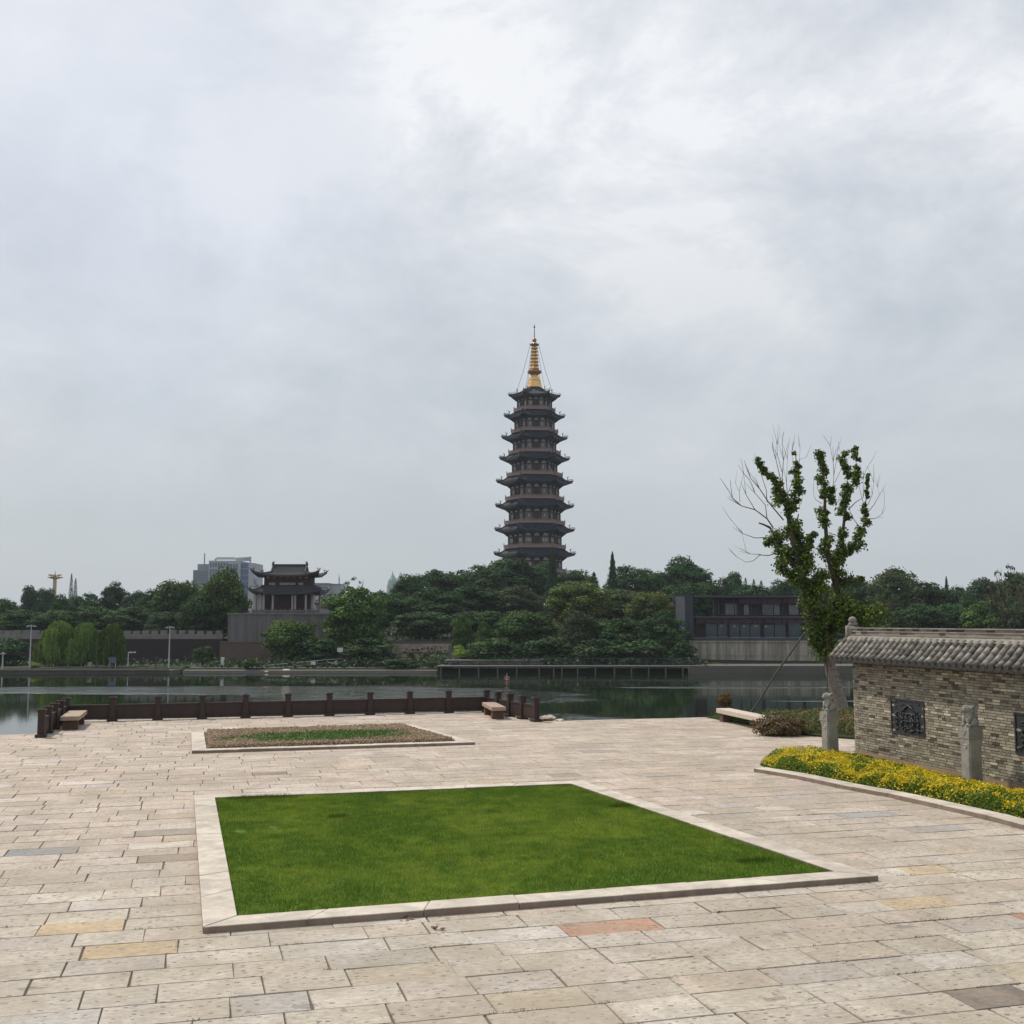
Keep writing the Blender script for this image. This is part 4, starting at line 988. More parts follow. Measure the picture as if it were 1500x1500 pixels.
for x in (-4.5, -1.5, 1.5, 4.5):
    mb = MB(); mb.tube([(x, 2.75, 0), (x, 2.75, z_le + .1)], .17, 10); mb.build('column', MT['t_col'], e)
for x0, x1 in ((-3.2, -2.3), (-1.6, .8), (1.8, 3.0)):
    mb = MB(); mb.box(x0, x1, -1.96, -1.9, .1, z_le - .25); k = x0
    while k < x1 - .1: mb.box(k + .05, k + .1, -2.0, -1.96, .1, z_le - .3); k += .4
    mb.build('door', MT['door_red'], e)
for x0, x1 in ((-4.95, -3.75), (3.75, 4.4)):
    mb = MB(); mb.box(x0, x1, -1.4, -1.3, 0, z_le - .2); mb.build('plaster_screen', MT['t_white'], e)
mb = MB(); x = -5.3
mb.box(-5.3, 5.3, -3.2, -3.1, .1, .55)
while x < 5.31: mb.box(x - .07, x + .07, -3.25, -3.05, 0, .75); x += .757
mb.build('balustrade', MT['base_wall'], e)
mb = MB(); mb.box(-4.9, 4.9, -2.85, 2.85, z_le - .12, z_le + .12)
for i in range(13): x = -4.6 + i * .766; mb.box(x - .14, x + .14, -3.3, -2.8, z_le - .08, z_le + .12)
mb.build('bracket_beam', MT['t_wall'], e)
for i in range(9): x = -4.1 + i * 1.02; mb = MB(); mb.hexa([(x - .3, -2.9, z_le - .12), (x + .3, -2.9, z_le - .12), (x + .3, -2.86, z_le - .12), (x - .3, -2.86, z_le - .12), (x - .12, -2.9, z_le + .13), (x + .12, -2.9, z_le + .13), (x + .12, -2.86, z_le + .13), (x - .12, -2.86, z_le + .13)]); mb.build('bracket_plaster', MT['t_white'], e)
mb = MB(); rb_ = MB(); lo_in, lo_out = rect(3.9, 2.1), rect(5.35, 3.7)
skirt(mb, lo_in, lo_out, z_li + .1, z_le + .15, .55, 40, rr_=.07, ribmb=rb_, tipext=.55)
o = mb.build('lower_roof', MT['t_roof'], e); rb_.build('tile_rib', MT['t_roof'], o)
hips(o, 't_ridge', lo_in, lo_out, z_li + .1, z_le + .15, .55, .12, .55, 2, .3)
z_ue, z_ur, z_ug = tz(843), tz(826.5), tz(837)
mb = MB(); mb.box(-3.75, 3.75, -1.95, 1.95, z_li, z_ue + .1); mb.build('upper_storey', MT['t_wall'], e)
mb = MB()
for x0, x1 in ((-2.9, -1.9), (-1.2, 1.25), (1.85, 2.6)):
    k = x0
    while k < x1: mb.box(k, k + .11, -2.02, -1.95, tz(855.5), tz(852.8)); k += .2
    mb.box(x0, x1, -2.03, -1.95, tz(856.2), tz(855.7))
mb.build('window_lattice', MT['t_white'], e)
for i in range(7): x = -3.1 + i * 1.03; mb = MB(); mb.hexa([(x - .28, -2.02, z_ue - .32), (x + .28, -2.02, z_ue - .32), (x + .28, -1.95, z_ue - .32), (x - .28, -1.95, z_ue - .32), (x - .1, -2.02, z_ue - .05), (x + .1, -2.02, z_ue - .05), (x + .1, -1.95, z_ue - .05), (x - .1, -1.95, z_ue - .05)]); mb.build('bracket_plaster', MT['t_white'], e)
mb = MB(); rb_ = MB(); ui, uo = rect(2.9, 1.35), rect(4.95, 3.2)
skirt(mb, ui, uo, z_ug, z_ue + .1, .75, 36, rr_=.07, ribmb=rb_, tipext=.7)
hr = 2.75
for sg in (-1, 1):
    N_ = 6; prev = None
    for j in range(N_ + 1):
        t_ = j / N_; y = sg * 1.4 * (1 - t_); z = z_ug - .02 + (z_ur - z_ug) * t_ ** 1.15
        if prev is not None: mb.poly([(-hr - .1, prev[0], prev[1]), (hr + .1, prev[0], prev[1]), (hr + .1, y, z), (-hr - .1, y, z)])
        prev = (y, z)
    for k in range(24):
        x = -hr + (k + .5) * 2 * hr / 24; rb_.tube([(x, sg * 1.4 * (1 - t_), z_ug + .02 + (z_ur - z_ug) * t_ ** 1.15) for t_ in (0, .25, .5, .75, 1)], .07, 4, cap=False)
for sx in (-1, 1): mb.poly([(sx * hr, -1.4, z_ug), (sx * hr, 1.4, z_ug), (sx * hr, 0, z_ur)])
o = mb.build('upper_roof', MT['t_roof'], e); rb_.build('tile_rib', MT['t_roof'], o)
hips(o, 't_ridge', ui, uo, z_ug, z_ue + .1, .75, .12, .7, 2, .3); mb = MB()
mb.box(-hr, hr, -.12, .12, z_ur - .1, z_ur + .22)
for sx in (-1, 1):
    for sy in (-1, 1): mb.tube([(sx * hr, sy * 1.6 * (1 - t_), z_ug + .05 + (z_ur - z_ug) * t_ ** 1.15) for t_ in (0, .25, .5, .75, 1)], .13, 5)
    mb.tube([(sx * (hr + .05), 0, z_ur), (sx * hr, 0, z_ur + .45), (sx * (hr - .25), 0, z_ur + .62)], [.22, .17, .05], 6); mb.tube([(sx * hr, 0, z_ur + .3), (sx * (hr + .05), 0, z_ur + .75)], [.1, .03], 5)
mb.build('main_ridge', MT['t_ridge'], o)

# small roof corner behind the tower on the right
e = empty('side_pavilion', (P(478, 885, 190).x, 191, 3.5), 0, 'grey tiled pavilion roof half hidden right of the gate tower', 'pavilion')
mb = MB(); zz = P(478, 884, 190).z - 3.5; skirt(mb, rect(.4, .4), rect(2.4, 2.2), zz + 1.6, zz, .4); mb.build('roof', MT['t_roof'], e)
mb = MB(); mb.box(-1.7, 1.7, -1.6, 1.6, -3, zz); mb.build('wall', MT['t_white'], e)

# ------------------------------------------------------------------ great pagoda
DP = 330.0; K = DP / F_PX; PX = (783.5 - 750) * K
pg = empty('pagoda', (PX, DP, 0), 0, 'tall dark hexagonal pagoda of many balconied storeys with a golden spire', 'pagoda')
ROT = R(4)
def hexp(r_, rot=ROT): return [(r_ * math.sin(R(-150 + 60 * i) + 0) * 1.0, 0) for i in range(0)] or [(r_ * math.cos(R(180 + 60 * i) + rot), r_ * math.sin(R(180 + 60 * i) + rot)) for i in range(6)]
ey = [581.6, 612, 643.7, 674.3, 708, 743.6, 778.6, 814, 849]
er = [38.6, 45, 48.6, 51.8, 56.4, 57.6, 58.5, 59.6, 60.6]
wr = [25, 28.8, 31, 32.5, 35, 37, 38.3, 39, 40]
br = [31, 35, 38.8, 41.6, 43.6, 44.8, 45.7, 46.5, 47.3]
def pz(py): return P(783.5, py, DP).z
ez = [pz(y) for y in ey]
rr = random.Random(1)
for i in range(9):
    ze = ez[i]; zn = ez[i + 1] if i < 8 else ze - 7.2; per = ze - zn; q_ = per / 6.9
    Rw, Rb, Re = wr[i] * K, br[i] * K, er[i] * K
    zfl = ze - 4.75 * q_; zin = zn + 1.55 * q_
    Rn = (wr[i + 1] if i < 8 else 41) * K
    # storey body
    mb = MB(); hp = hexp(Rw); b0 = len(mb.v)
    mb.v += [(x, y, zin - .4) for x, y in hp] + [(x, y, ze + .2) for x, y in hp]
    for k in range(6): mb.f.append((k, (k + 1) % 6, 6 + (k + 1) % 6, 6 + k)); mb.c.append(None); mb.m.append(0)
    st = mb.build('storey', MT['pg_wall'], pg)
    wht = MB(); pil = MB()
    for k in range(6):
        a_, b_ = Vector(hp[k]), Vector(hp[(k + 1) % 6]); d = (b_ - a_).normalized(); nrm = Vector((d.y, -d.x)); 
        if nrm.dot(a_) < 0: nrm = -nrm
        L_ = (b_ - a_).length; wht = MB()
        def T(x, n_, z, a_=a_, d=d, nrm=nrm): p_ = a_ + d * x + nrm * n_; return (p_.x, p_.y, z)
        if k in (0, 1, 2, 5, 3, 4):
            dm = MB(); dm.box(L_ * .40, L_ * .60, -.05, .08, zfl, ze - 1.9 * q_, T=T)
            dm.build('door', MT['door_red'], st)
        for c_ in (.19, .81):
            lat = MB(); lat.box(L_ * (c_ - .13), L_ * (c_ + .13), -.05, .06, zfl + 1.0 * q_, ze - 1.9 * q_, T=T); lat.build('lattice_window', MT['pg_lattice'], st)
            for m3 in ((-.07, 0, .07) if i > 5 else (0,)): wht.box(L_ * (c_ + m3) - .12, L_ * (c_ + m3) + .12, -.05, .10, ze - 3.2 * q_, ze - 2.3 * q_, T=T)
        pil.box(0, L_, -.05, .22, ze - 1.85 * q_, ze - 1.62 * q_, T=T)
        for c_ in (.0, .345, .655, 1.0): pil.tube([T(L_ * c_, .08, zfl), T(L_ * c_, .08, ze - .6)], .22, 6)
        for c_ in (.17, .5, .83):      # pale arched plaster fields between brackets, above and below
            for zb, zt_ in ((ze - 1.6 * q_, ze - .85 * q_), (zin - .1, zfl - .06)):
                x = L_ * c_; h2 = L_ * .115; rr2 = .25 if zb < zfl else .12
                wht.hexa([T(x - h2, -.05, zb), T(x + h2, -.05, zb), T(x + h2, rr2, zb), T(x - h2, rr2, zb), T(x - h2 * .45, -.05, zt_), T(x + h2 * .45, -.05, zt_), T(x + h2 * .45, rr2, zt_), T(x - h2 * .45, rr2, zt_)])
        wht.build('plaster_band', MT['pg_white'], st)
        for c_ in (0, .33, .66, 1.0):  # bracket clusters
            x = L_ * c_
            pil.hexa([T(x - .3, -.05, ze - 1.6 * q_), T(x + .3, -.05, ze - 1.6 * q_), T(x + .3, .3, ze - 1.6 * q_), T(x - .3, .3, ze - 1.6 * q_), T(x - .7, -.05, ze - .5 * q_), T(x + .7, -.05, ze - .5 * q_), T(x + .9, 1.6, ze - .5 * q_), T(x - .9, 1.6, ze - .5 * q_)])
    pil.build('timber_frame', MT['pg_dark'], st)
    # balcony
    bal = MB(); hb = hexp(Rb); hi = hexp(Rw - .2)
    for k in range(6):
        o0, o1, i0, i1 = hb[k], hb[(k + 1) % 6], hi[k], hi[(k + 1) % 6]
        g = lambda p_, z: (p_[0], p_[1], z)
        bal.hexa([g(i0, zfl - .05), g(o0, zfl - .05), g(o1, zfl - .05), g(i1, zfl - .05), g(i0, zfl + .18), g(o0, zfl + .18), g(o1, zfl + .18), g(i1, zfl + .18)])
        a_, b_ = Vector(o0), Vector(o1); d = (b_ - a_).normalized(); L_ = (b_ - a_).length; nrm = Vector((d.y, -d.x))
        if nrm.dot(a_) < 0: nrm = -nrm
        def T(x, n_, z, a_=a_, d=d, nrm=nrm): p_ = a_ + d * x + nrm * n_; return (p_.x, p_.y, z)
        bal.box(0, L_, -.14, -.04, zfl + .18, zfl + .55 * q_, T=T); bal.box(0, L_, -.16, 0, zfl + .68 * q_, zfl + .8 * q_, T=T)
        nb = 11
        for j in range(nb + 1): bal.box(L_ * j / nb - .08, L_ * j / nb + .08, -.16, .02, zfl, zfl + .88 * q_ + (.45 if j in (0, nb) else 0), T=T)
        bal.box(0, L_, -.05, .05, zfl - .28, zfl - .05, T=T)
    # underside brackets below the balcony
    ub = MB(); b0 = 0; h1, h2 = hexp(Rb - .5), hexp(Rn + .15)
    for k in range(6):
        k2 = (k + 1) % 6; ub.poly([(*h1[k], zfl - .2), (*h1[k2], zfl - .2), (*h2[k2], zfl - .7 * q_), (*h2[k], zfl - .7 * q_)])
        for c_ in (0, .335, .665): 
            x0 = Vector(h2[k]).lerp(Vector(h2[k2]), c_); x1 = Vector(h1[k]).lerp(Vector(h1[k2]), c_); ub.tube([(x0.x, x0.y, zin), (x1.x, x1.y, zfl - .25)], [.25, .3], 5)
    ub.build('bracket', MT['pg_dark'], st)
    bal.build('balcony', MT['pg_rail'], pg)
for i in range(9):
    ze = ez[i]; per = (ez[i] - ez[i + 1]) if i < 8 else 7.2; q_ = per / 6.9
    Rin = (br[i - 1] - 3.0 if i else 9) * K; Rin = min(Rin, wr[i] * K + 1.2) if i else Rin
    zi = ze + (1.75 * q_ if i else pz(568) - ze); Re = er[i] * K
    mb = MB(); rbm = MB(); skirt(mb, hexp(Rin), hexp(Re - .9), zi, ze - .1, .65, 16, rr_=.10, thick=.4, ribmb=rbm, tipext=.9)
    o = mb.build('roof', MT['pg_roof'], pg); rbm.build('tile_rib', MT['pg_roof'], o)
    hips(o, 'pg_roof', hexp(Rin), hexp(Re - .9), zi, ze - .1, .65, .2, .9, 5, .8)
sp = empty('spire', (0, 0, 0)); sp.parent = pg
prof = [(11.2, 568), (11.0, 565), (10.4, 564), (10, 560), (9, 558.5), (9.4, 558), (9.4, 556.5), (8.3, 556), (8, 553), (6, 551.5), (5.5, 550)]
mb = MB(); mb.lathe([(r_ * K, pz(y)) for r_, y in prof], n=6); mb.build('spire_base', MT['gold'], sp)
mb = MB(); mb.lathe([(r_ * K, pz(y)) for r_, y in [(5, 550), (6, 549), (8.4, 546.5), (9.4, 543.3), (8.6, 543), (5, 544), (3.2, 543)]], n=24)
for k in range(16): t_ = k * math.pi / 8; mb.ball((8.8 * K * math.cos(t_), 8.8 * K * math.sin(t_), pz(545)), (.35, .35, .5), 4)
mb.build('lotus_bowl', MT['gold_dk'], sp)
mb = MB(); mb.tube([(0, 0, pz(544)), (0, 0, pz(500))], [3.3 * K, 2.2 * K], 12); mb.build('spire_shaft', MT['gold'], sp, smooth=True)
for k in range(7):
    y = 540.5 - k * 5; r_ = (7.1 - k * .32) * K; mb = MB()
    mb.lathe([(2.8 * K, pz(y + 1.3)), (r_ * .8, pz(y + 1.4)), (r_, pz(y - .2)), (r_, pz(y - 1.2)), (r_ * .86, pz(y - .9)), (2.6 * K, pz(y - .2))], n=20); mb.build('spire_ring', MT['gold'], sp, smooth=False)
mb = MB(); mb.lathe([(2 * K, pz(507)), (4.5 * K, pz(506.5)), (7 * K, pz(504.5)), (6.4 * K, pz(506)), (3 * K, pz(504)), (1.6 * K, pz(501.5))], n=12)
for k in range(6): t_ = k * math.pi / 3; mb.tube([(5.5 * K * math.cos(t_), 5.5 * K * math.sin(t_), pz(505.5)), (7.6 * K * math.cos(t_), 7.6 * K * math.sin(t_), pz(503.4))], [.2, .06], 5)
mb.build('spire_canopy', MT['gold_dk'], sp)
mb = MB(); mb.ball((0, 0, pz(498.5)), (3.3 * K, 3.3 * K, 3.7 * K), 8); mb.tube([(0, 0, pz(502)), (0, 0, pz(494.5))], [1.5 * K, .8 * K], 8); mb.build('spire_orb', MT['gold_dk'], sp, smooth=True)
mb = MB(); mb.tube([(0, 0, pz(495)), (0, 0, pz(475))], [.17, .07], 6); mb.ball((0, 0, pz(479)), (.28, .28, .35), 5); mb.build('spire_needle', MT['cable'], sp)
for k in range(6):
    t_ = R(60 * k) + ROT; mb = MB(); r_ = 27 * K
    p0 = Vector((6.5 * K * math.cos(t_), 6.5 * K * math.sin(t_), pz(506))); p1 = Vector((r_ * math.cos(t_), r_ * math.sin(t_), pz(575)))
    mb.tube([p0, p0.lerp(p1, .5) - Vector((0, 0, .8)), p1], .055, 4); mb.build('stay_cable', MT['cable'], sp)

# ------------------------------------------------------------------ modern riverside building
DB = 166.0
me_ = empty('riverside_building', (P(1100, 940, DB).x, DB, 0), 0, 'dark flat roofed two storey glass fronted building on a concrete embankment', 'building'); BO = me_.location.copy()
def bx(x, y): p_ = P(960 + x / 5, 820 + y / 5, DB); return p_.x - BO.x, p_.z
def bbox(mb, x0, x1, yt, yb, d0, d1, mi=0): a_ = bx(x0, yt); b_ = bx(x1, yb); mb.box(a_[0], b_[0], d0, d1, b_[1], a_[1], mi=mi)
mb = MB(); bbox(mb, 275, 1240, 262, 276, -.3, 9); mb.build('roof', MT['mod_grey'], me_)
mb = MB(); bbox(mb, 213, 276, 256, 583, -.3, 9.2); k = 0
for x in range(222, 270, 12): bbox(mb, x, x + 1.5, 256, 583, -.36, -.3)
mb.build('end_wall', MT['mod_grey'], me_)
mb = MB(); bbox(mb, 128, 213, 259, 270, -.2, .1); bbox(mb, 128, 136, 270, 330, -.2, .1); mb.build('open_frame', MT['mod_grey'], me_)
mb = MB(); bbox(mb, 500, 1235, 277, 580, 1.2, 9); mb.build('upper_body', MT['mod_dark'], me_)
mb = MB(); bbox(mb, 276, 500, 421, 580, 1.2, 9); mb.build('lower_body', MT['mod_dark'], me_)
mb = MB(); bbox(mb, 276, 1240, 413, 425, -.1, 1.3); bbox(mb, 276, 1240, 572, 590, -.3, 9); mb.build('floor_slab', MT['mod_grey'], me_)
mb = MB(); rr = random.Random(4); x = 300
while x < 1225: w_ = rr.uniform(50, 120); bbox(mb, x, min(x + w_, 1230) - 2, 427, 466 + rr.uniform(-2, 4), .3, .42); x += w_
x = 620
while x < 1225: w_ = rr.uniform(60, 150); bbox(mb, x, min(x + w_, 1230) - 2, 280, 318, .3, .42); x += w_
mb.build('spandrel_panel', MT['mod_purple'], me_)
mb = MB()
for x in (282, 465, 577, 605, 700, 780, 928, 975, 1075, 1150, 1232): bbox(mb, x, x + 7, 278, 412, .1, .3)
for x in (300, 366, 540, 792, 972, 1090, 1232): bbox(mb, x, x + 8, 427, 571, .1, .3)
for y in (318, 404): bbox(mb, 470, 1235, y, y + 4, .1, .28)
mb.build('mullion', MT['mod_dark'], me_)
mb = MB(); bbox(mb, 283, 286, 425, 580, .0, .1); bbox(mb, 283, 1235, 570, 572, .0, .1); bbox(mb, 464, 467, 278, 400, .05, .1); bbox(mb, 1200, 1204, 150, 400, .05, .15); mb.build('pale_trim', MT['mod_light'], me_)
for x0, x1, y0, y1, g in ((520, 605, 322, 400, 1), (655, 695, 325, 402, 1), (790, 875, 325, 402, 0), (878, 922, 325, 402, 1), (985, 1060, 330, 404, 1), (1100, 1140, 330, 404, 0), (375, 460, 470, 566, 0), (465, 535, 470, 566, 0), (555, 625, 472, 568, 0),
                          (630, 700, 472, 568, 0), (704, 780, 472, 568, 0), (805, 880, 474, 568, 0), (884, 965, 474, 568, 0), (985, 1080, 440, 568, 0), (1105, 1220, 440, 568, 0)):
    mb = MB(); bbox(mb, x0, x1, y0, y1, .9, 1.0); w_ = mb.build('window', MT['glass_pale' if g else 'glass'], me_)
    mb = MB(); bbox(mb, x0, x1, y1 - 2, y1 + 1, .8, .9); bbox(mb, x0, x0 + 2, y0, y1, .8, .9)
    if rr.random() < .6: xm = rr.uniform(x0 + 10, x1 - 10); bbox(mb, xm, xm + 2, y0, y1, .85, .9)
    if rr.random() < .5: xm = rr.uniform(x0, x1 - 20); bbox(mb, xm, xm + 22, y0 + 4, y0 + 22, .86, .9)
    mb.build('window_frame', MT['mod_light'], w_)
mb = MB(); bbox(mb, 285, 1235, 395, 398, -.05, .0); x = 290
while x < 1235: bbox(mb, x, x + 1.2, 398, 412, -.05, 0); x += 14
mb.build('railing', MT['mod_dark'], me_)
# concrete embankment below
e = empty('concrete_embankment', (BO.x, DB - 1, -4), 0, 'stained concrete retaining wall under the dark glass building', 'retaining wall'); EO = e.location.copy()
def eb(mb, x0, x1, yt, yb, d0, d1):
    a_ = P(960 + x0 / 5, 820 + yt / 5, DB - 1); b_ = P(960 + x1 / 5, 820 + yb / 5, DB - 1); mb.box(a_.x - EO.x, b_.x - EO.x, d0, d1, b_.z + 4, a_.z + 4)
mb = MB(); eb(mb, 228, 1420, 593, 800, 0, 9); mb.build('wall', MT['conc'], e)
mb = MB()
for x in (262, 400, 520, 660, 785, 890, 990, 1115, 1240): eb(mb, x, x + 8, 596, 775, -.12, 0)
eb(mb, 228, 1420, 600, 604, -.15, 0); eb(mb, 228, 1420, 700, 703, -.06, 0); mb.build('pilaster', MT['pilaster'], e)
mb = MB(); a_ = P(1018, 977, 150); b_ = P(1330, 977, 150); mb.box(a_.x, b_.x + 40, 149.4, 164.5, -5, a_.z); mb.box(a_.x - 1, b_.x + 40, 149.1, 149.6, -5, a_.z + .18)
tag(mb.build('right_quay', MT['quay']), kind='structure')
rr = random.Random(9)
for k, x in enumerate((1045, 1063, 1088, 1100, 1118, 1137, 1152, 1170, 1188)):
    rock(P(x, 976, 158) + Vector((0, 0, -.2)), (rr.uniform(.6, 1.3), .6, rr.uniform(.3, .55)), 'small dark boulder in the row below the stained concrete wall', 30 + k, g='boulders at the foot of the concrete wall')

# ------------------------------------------------------------------ centre bank: promenade wall, boardwalk, buoy
e = empty('promenade_wall', (P(615, 960, 171).x, 171, -3.5), 0, 'pinkish stone promenade wall with a pale balustrade left of the boardwalk', 'wall'); EO = e.location.copy()
a_ = P(566, 943, 171); b_ = P(658, 972, 171); mb = MB(); mb.box(a_.x - EO.x, b_.x - EO.x, 0, 5, -.5, a_.z - EO.z); mb.build('wall', MT['pink_stone'], e)
mb = MB(); zt = a_.z - EO.z; X0, X1 = a_.x - EO.x, b_.x - EO.x; mb.box(X0, X1, .05, .2, zt, zt + .42); mb.box(X0, X1, .0, .25, zt + .52, zt + .62); mb.build('rail', MT['quay'], e)
for k in range(8):
    x = X0 + (X1 - X0) * k / 7; mb = MB(); mb.box(x - .1, x + .1, 0, .28, zt, zt + .85); mb.ball((x, .14, zt + .92), .1, 5); mb.build('post', MT['quay'], e)
e = empty('boardwalk', (P(800, 980, 150).x, 149.5, WATER), 0, 'long low grey boardwalk on short piles along the wooded bank', 'boardwalk'); EO = e.location.copy()
mb = MB(); a_ = P(640, 973.5, 150.5); b_ = P(1030, 976, 150.5); zt = -WATER + P(800, 975.5, 149.5).z
mb.box(a_.x - EO.x, b_.x - EO.x, 0, 2.4, zt - .16, zt); mb.box(a_.x - EO.x, P(664, 0, 150).x - EO.x, 2.4, 9, zt - .2, zt + .01); mb.build('deck', MT['quay'], e)
for x, yp in [(q_, w_) for w_ in (.1, 2.0) for q_ in (646, 673, 701, 729, 757, 790, 811, 823, 846, 872, 900, 925, 950, 975, 1000)]:
    p_ = P(x, 980, 149.7); mb = MB(); mb.box(p_.x - EO.x - .09, p_.x - EO.x + .09, yp, yp + .2, -1, zt - .161); mb.build('pile', MT['rock'], e)
mb = MB(); xa, xb = P(752, 0, 151).x - EO.x, b_.x - EO.x; mb.box(xa, xb, 2.25, 2.32, zt + .85, zt + .92); x = xa
while x < xb: mb.box(x - .03, x + .03, 2.24, 2.32, zt, zt + .88); x += 1.2
mb.box(xa, xb, 2.26, 2.30, zt + .12, zt + .16); mb.box(xa, xb, 2.26, 2.30, zt + .45, zt + .48); mb.build('railing', MT['mod_grey'], e)
mb = MB(); a_ = P(655, 968, 154); b_ = P(790, 976, 154); mb.box(a_.x, b_.x, 153, 157, -3.6, a_.z); mb.box(a_.x - .2, b_.x, 152.9, 157.2, a_.z, a_.z + .12)
thing1('low_landing', mb, MT['base_wall'], 'low dark stone landing behind the left end of the boardwalk', 'landing')
mb = MB(); mb.box(-.25, .25, -.15, .15, 0, 2.3); o = mb.build('stone_stele', MT['quay'], loc=P(659.5, 969, 156)); tag(o, 'upright grey stone slab at the left end of the boardwalk', 'stone')
e = empty('buoy', (P(742.5, 991, 132).x, 132, WATER), 0, 'small red float on the river near the boardwalk', 'buoy')
mb = MB(); mb.box(-.32, .32, -.28, .28, -.05, .2); mb.build('float', MT['red'], e); mb = MB(); mb.box(-.18, .18, -.29, .2, .08, .15); mb.tube([(0, 0, .15), (0, 0, .8)], .025, 5); mb.tube([(-.26, -.22, .2), (-.26, -.22, .4), (.26, -.22, .4), (.26, -.22, .2)], .02, 4); mb.build('mast', MT['white'], e)

# ------------------------------------------------------------------ lamps, poles, signs on the far bank
def lamp(px, ytop, D, w_, label):
    p_ = P(px, ytop, D); base = Vector((p_.x, D, float(hgt(p_.x, D)) if D > 158 else -3.0)); h_ = p_.z - base.z
    e = empty('lamp_post', base, 0, label, 'lamp post', 'lamp posts on the left bank'); mb = MB(); mb.tube([(0, 0, 0), (0, 0, h_)], [.11, .07], 6); mb.build('pole', MT['metal'], e)
    mb = MB(); mb.box(-w_, w_, -.08, .08, h_ - .22, h_ - .1)
    mb.build('cross_arm', MT['metal'], e)
    for s_ in (-1, 1): mb = MB(); mb.box(s_ * w_ - .15, s_ * w_ + .15, -.15, .15, h_ - .30, h_ - .20); mb.build('lamp_head', MT['metal'], e)
lamp(46, 915, 152, .52, 'tall slim lamp post with a crossbar left of the willows')
lamp(249, 917, 152, .48, 'tall slim lamp post with a crossbar in front of the brown rampart')
lamp(4.5, 955, 151, .2, 'short white lamp post at the left edge of the photo')
mb = MB(); p_ = P(188, 955, 155); mb.tube([(0, 0, 0), (0, 0, p_.z + 3)], .06, 5); mb.box(0, .9, -.04, .04, p_.z + 2.9, p_.z + 3); mb.box(.2, .45, -.1, .1, p_.z + 2.86, p_.z + 3.05); mb.box(.8, 1.0, -.1, .1, p_.z + 2.86, p_.z + 3.05)
tag(mb.build('camera_pole', MT['white'], loc=(p_.x, 155, -3)), 'thin white camera pole with a side arm right of the willows', 'pole')
e = empty('notice_board', (P(165, 970, 153).x, 153, -3), 0, 'blue grey notice board under the right hand willow', 'notice board')
mb = MB(); mb.box(-.5, .5, -.05, .05, .7, 1.5); mb.build('board', MT['blue_board'], e)
for s_ in (-1, 1): mb = MB(); mb.box(s_ * .42 - .04, s_ * .42 + .04, -.04, .04, 0, .7); mb.build('leg', MT['metal'], e)
def boxthing(name, px, py0, py1, D, wpx, mt, label, cat, dep=.4):
    a_ = P(px, py0, D); b_ = P(px, py1, D); w_ = wpx * D / F_PX / 2; h_ = a_.z - b_.z; mb = MB()
    mb.box(-w_, w_, -dep / 2, dep / 2, 0, h_ * .9); mb.hexa([(-w_ * 1.1, -dep * .55, h_ * .9), (w_ * 1.1, -dep * .55, h_ * .9), (w_ * 1.1, dep * .55, h_ * .9), (-w_ * 1.1, dep * .55, h_ * .9), (-w_, -dep / 2, h_), (w_, -dep / 2, h_), (w_, dep / 2, h_), (-w_, dep / 2, h_)])
    tag(mb.build(name, MT[mt], loc=b_), label, cat)
boxthing('utility_box', 131.5, 970, 978, 152.5, 5, 'pink_stone', 'small pinkish cabinet under the willows', 'cabinet')
boxthing('utility_box', 66, 966, 974, 158, 11, 'metal', 'grey cabinet at the foot of the left willow', 'cabinet')
boxthing('utility_box', 326, 963, 974, 153, 4, 'white', 'narrow white cabinet at the foot of the lower rampart', 'cabinet')
boxthing('sign_plate', 498, 949, 955, 157, 8, 'white', 'white sign plate on the bank below the big right tree', 'sign', .1)
boxthing('sign_plate', 459, 969, 974, 153, 6, 'white', 'low white sign plate just above the water', 'sign', .1)
rock(P(419, 983, 151) , (.7, .5, .28), 'pale rock at the water line below the gate tower', 51, 'pale_stone')
rock(P(391, 984, 150.5) , (.4, .3, .12), 'small flat pale rock at the water line left of the sign', 52, 'pale_stone')
mb = MB(); a_ = P(375, 976, 152); b_ = P(565, 960, 162)
for dz in (0, -.45): mb.tube([a_ + Vector((0, 0, dz)), a_.lerp(b_, .5) + Vector((0, -1, dz + .1)), b_ + Vector((0, 0, dz))], .035, 4)
for k in range(14): p_ = a_.lerp(b_, k / 13) + Vector((0, -.5 * math.sin(math.pi * k / 13), 0)); mb.tube([p_, p_ - Vector((0, 0, 1.1))], .04, 4)
thing1('ramp_railing', mb, MT['metal'], 'thin grey ramp railing climbing the bank below the gate platform', 'railing')
mb = MB(); a_ = P(322, 977, 150); b_ = P(640, 977, 150); mb.hexa([(a_.x - 5, 149.5, -5), (b_.x, 149.8, -5), (b_.x, 154, -5), (a_.x - 5, 154, -5), (a_.x - 5, 150.3, -3.2), (b_.x, 150.6, -3.2), (b_.x, 154, -2.9), (a_.x - 5, 154, -2.9)])
tag(mb.build('stone_bank', MT['rock']), kind='structure')
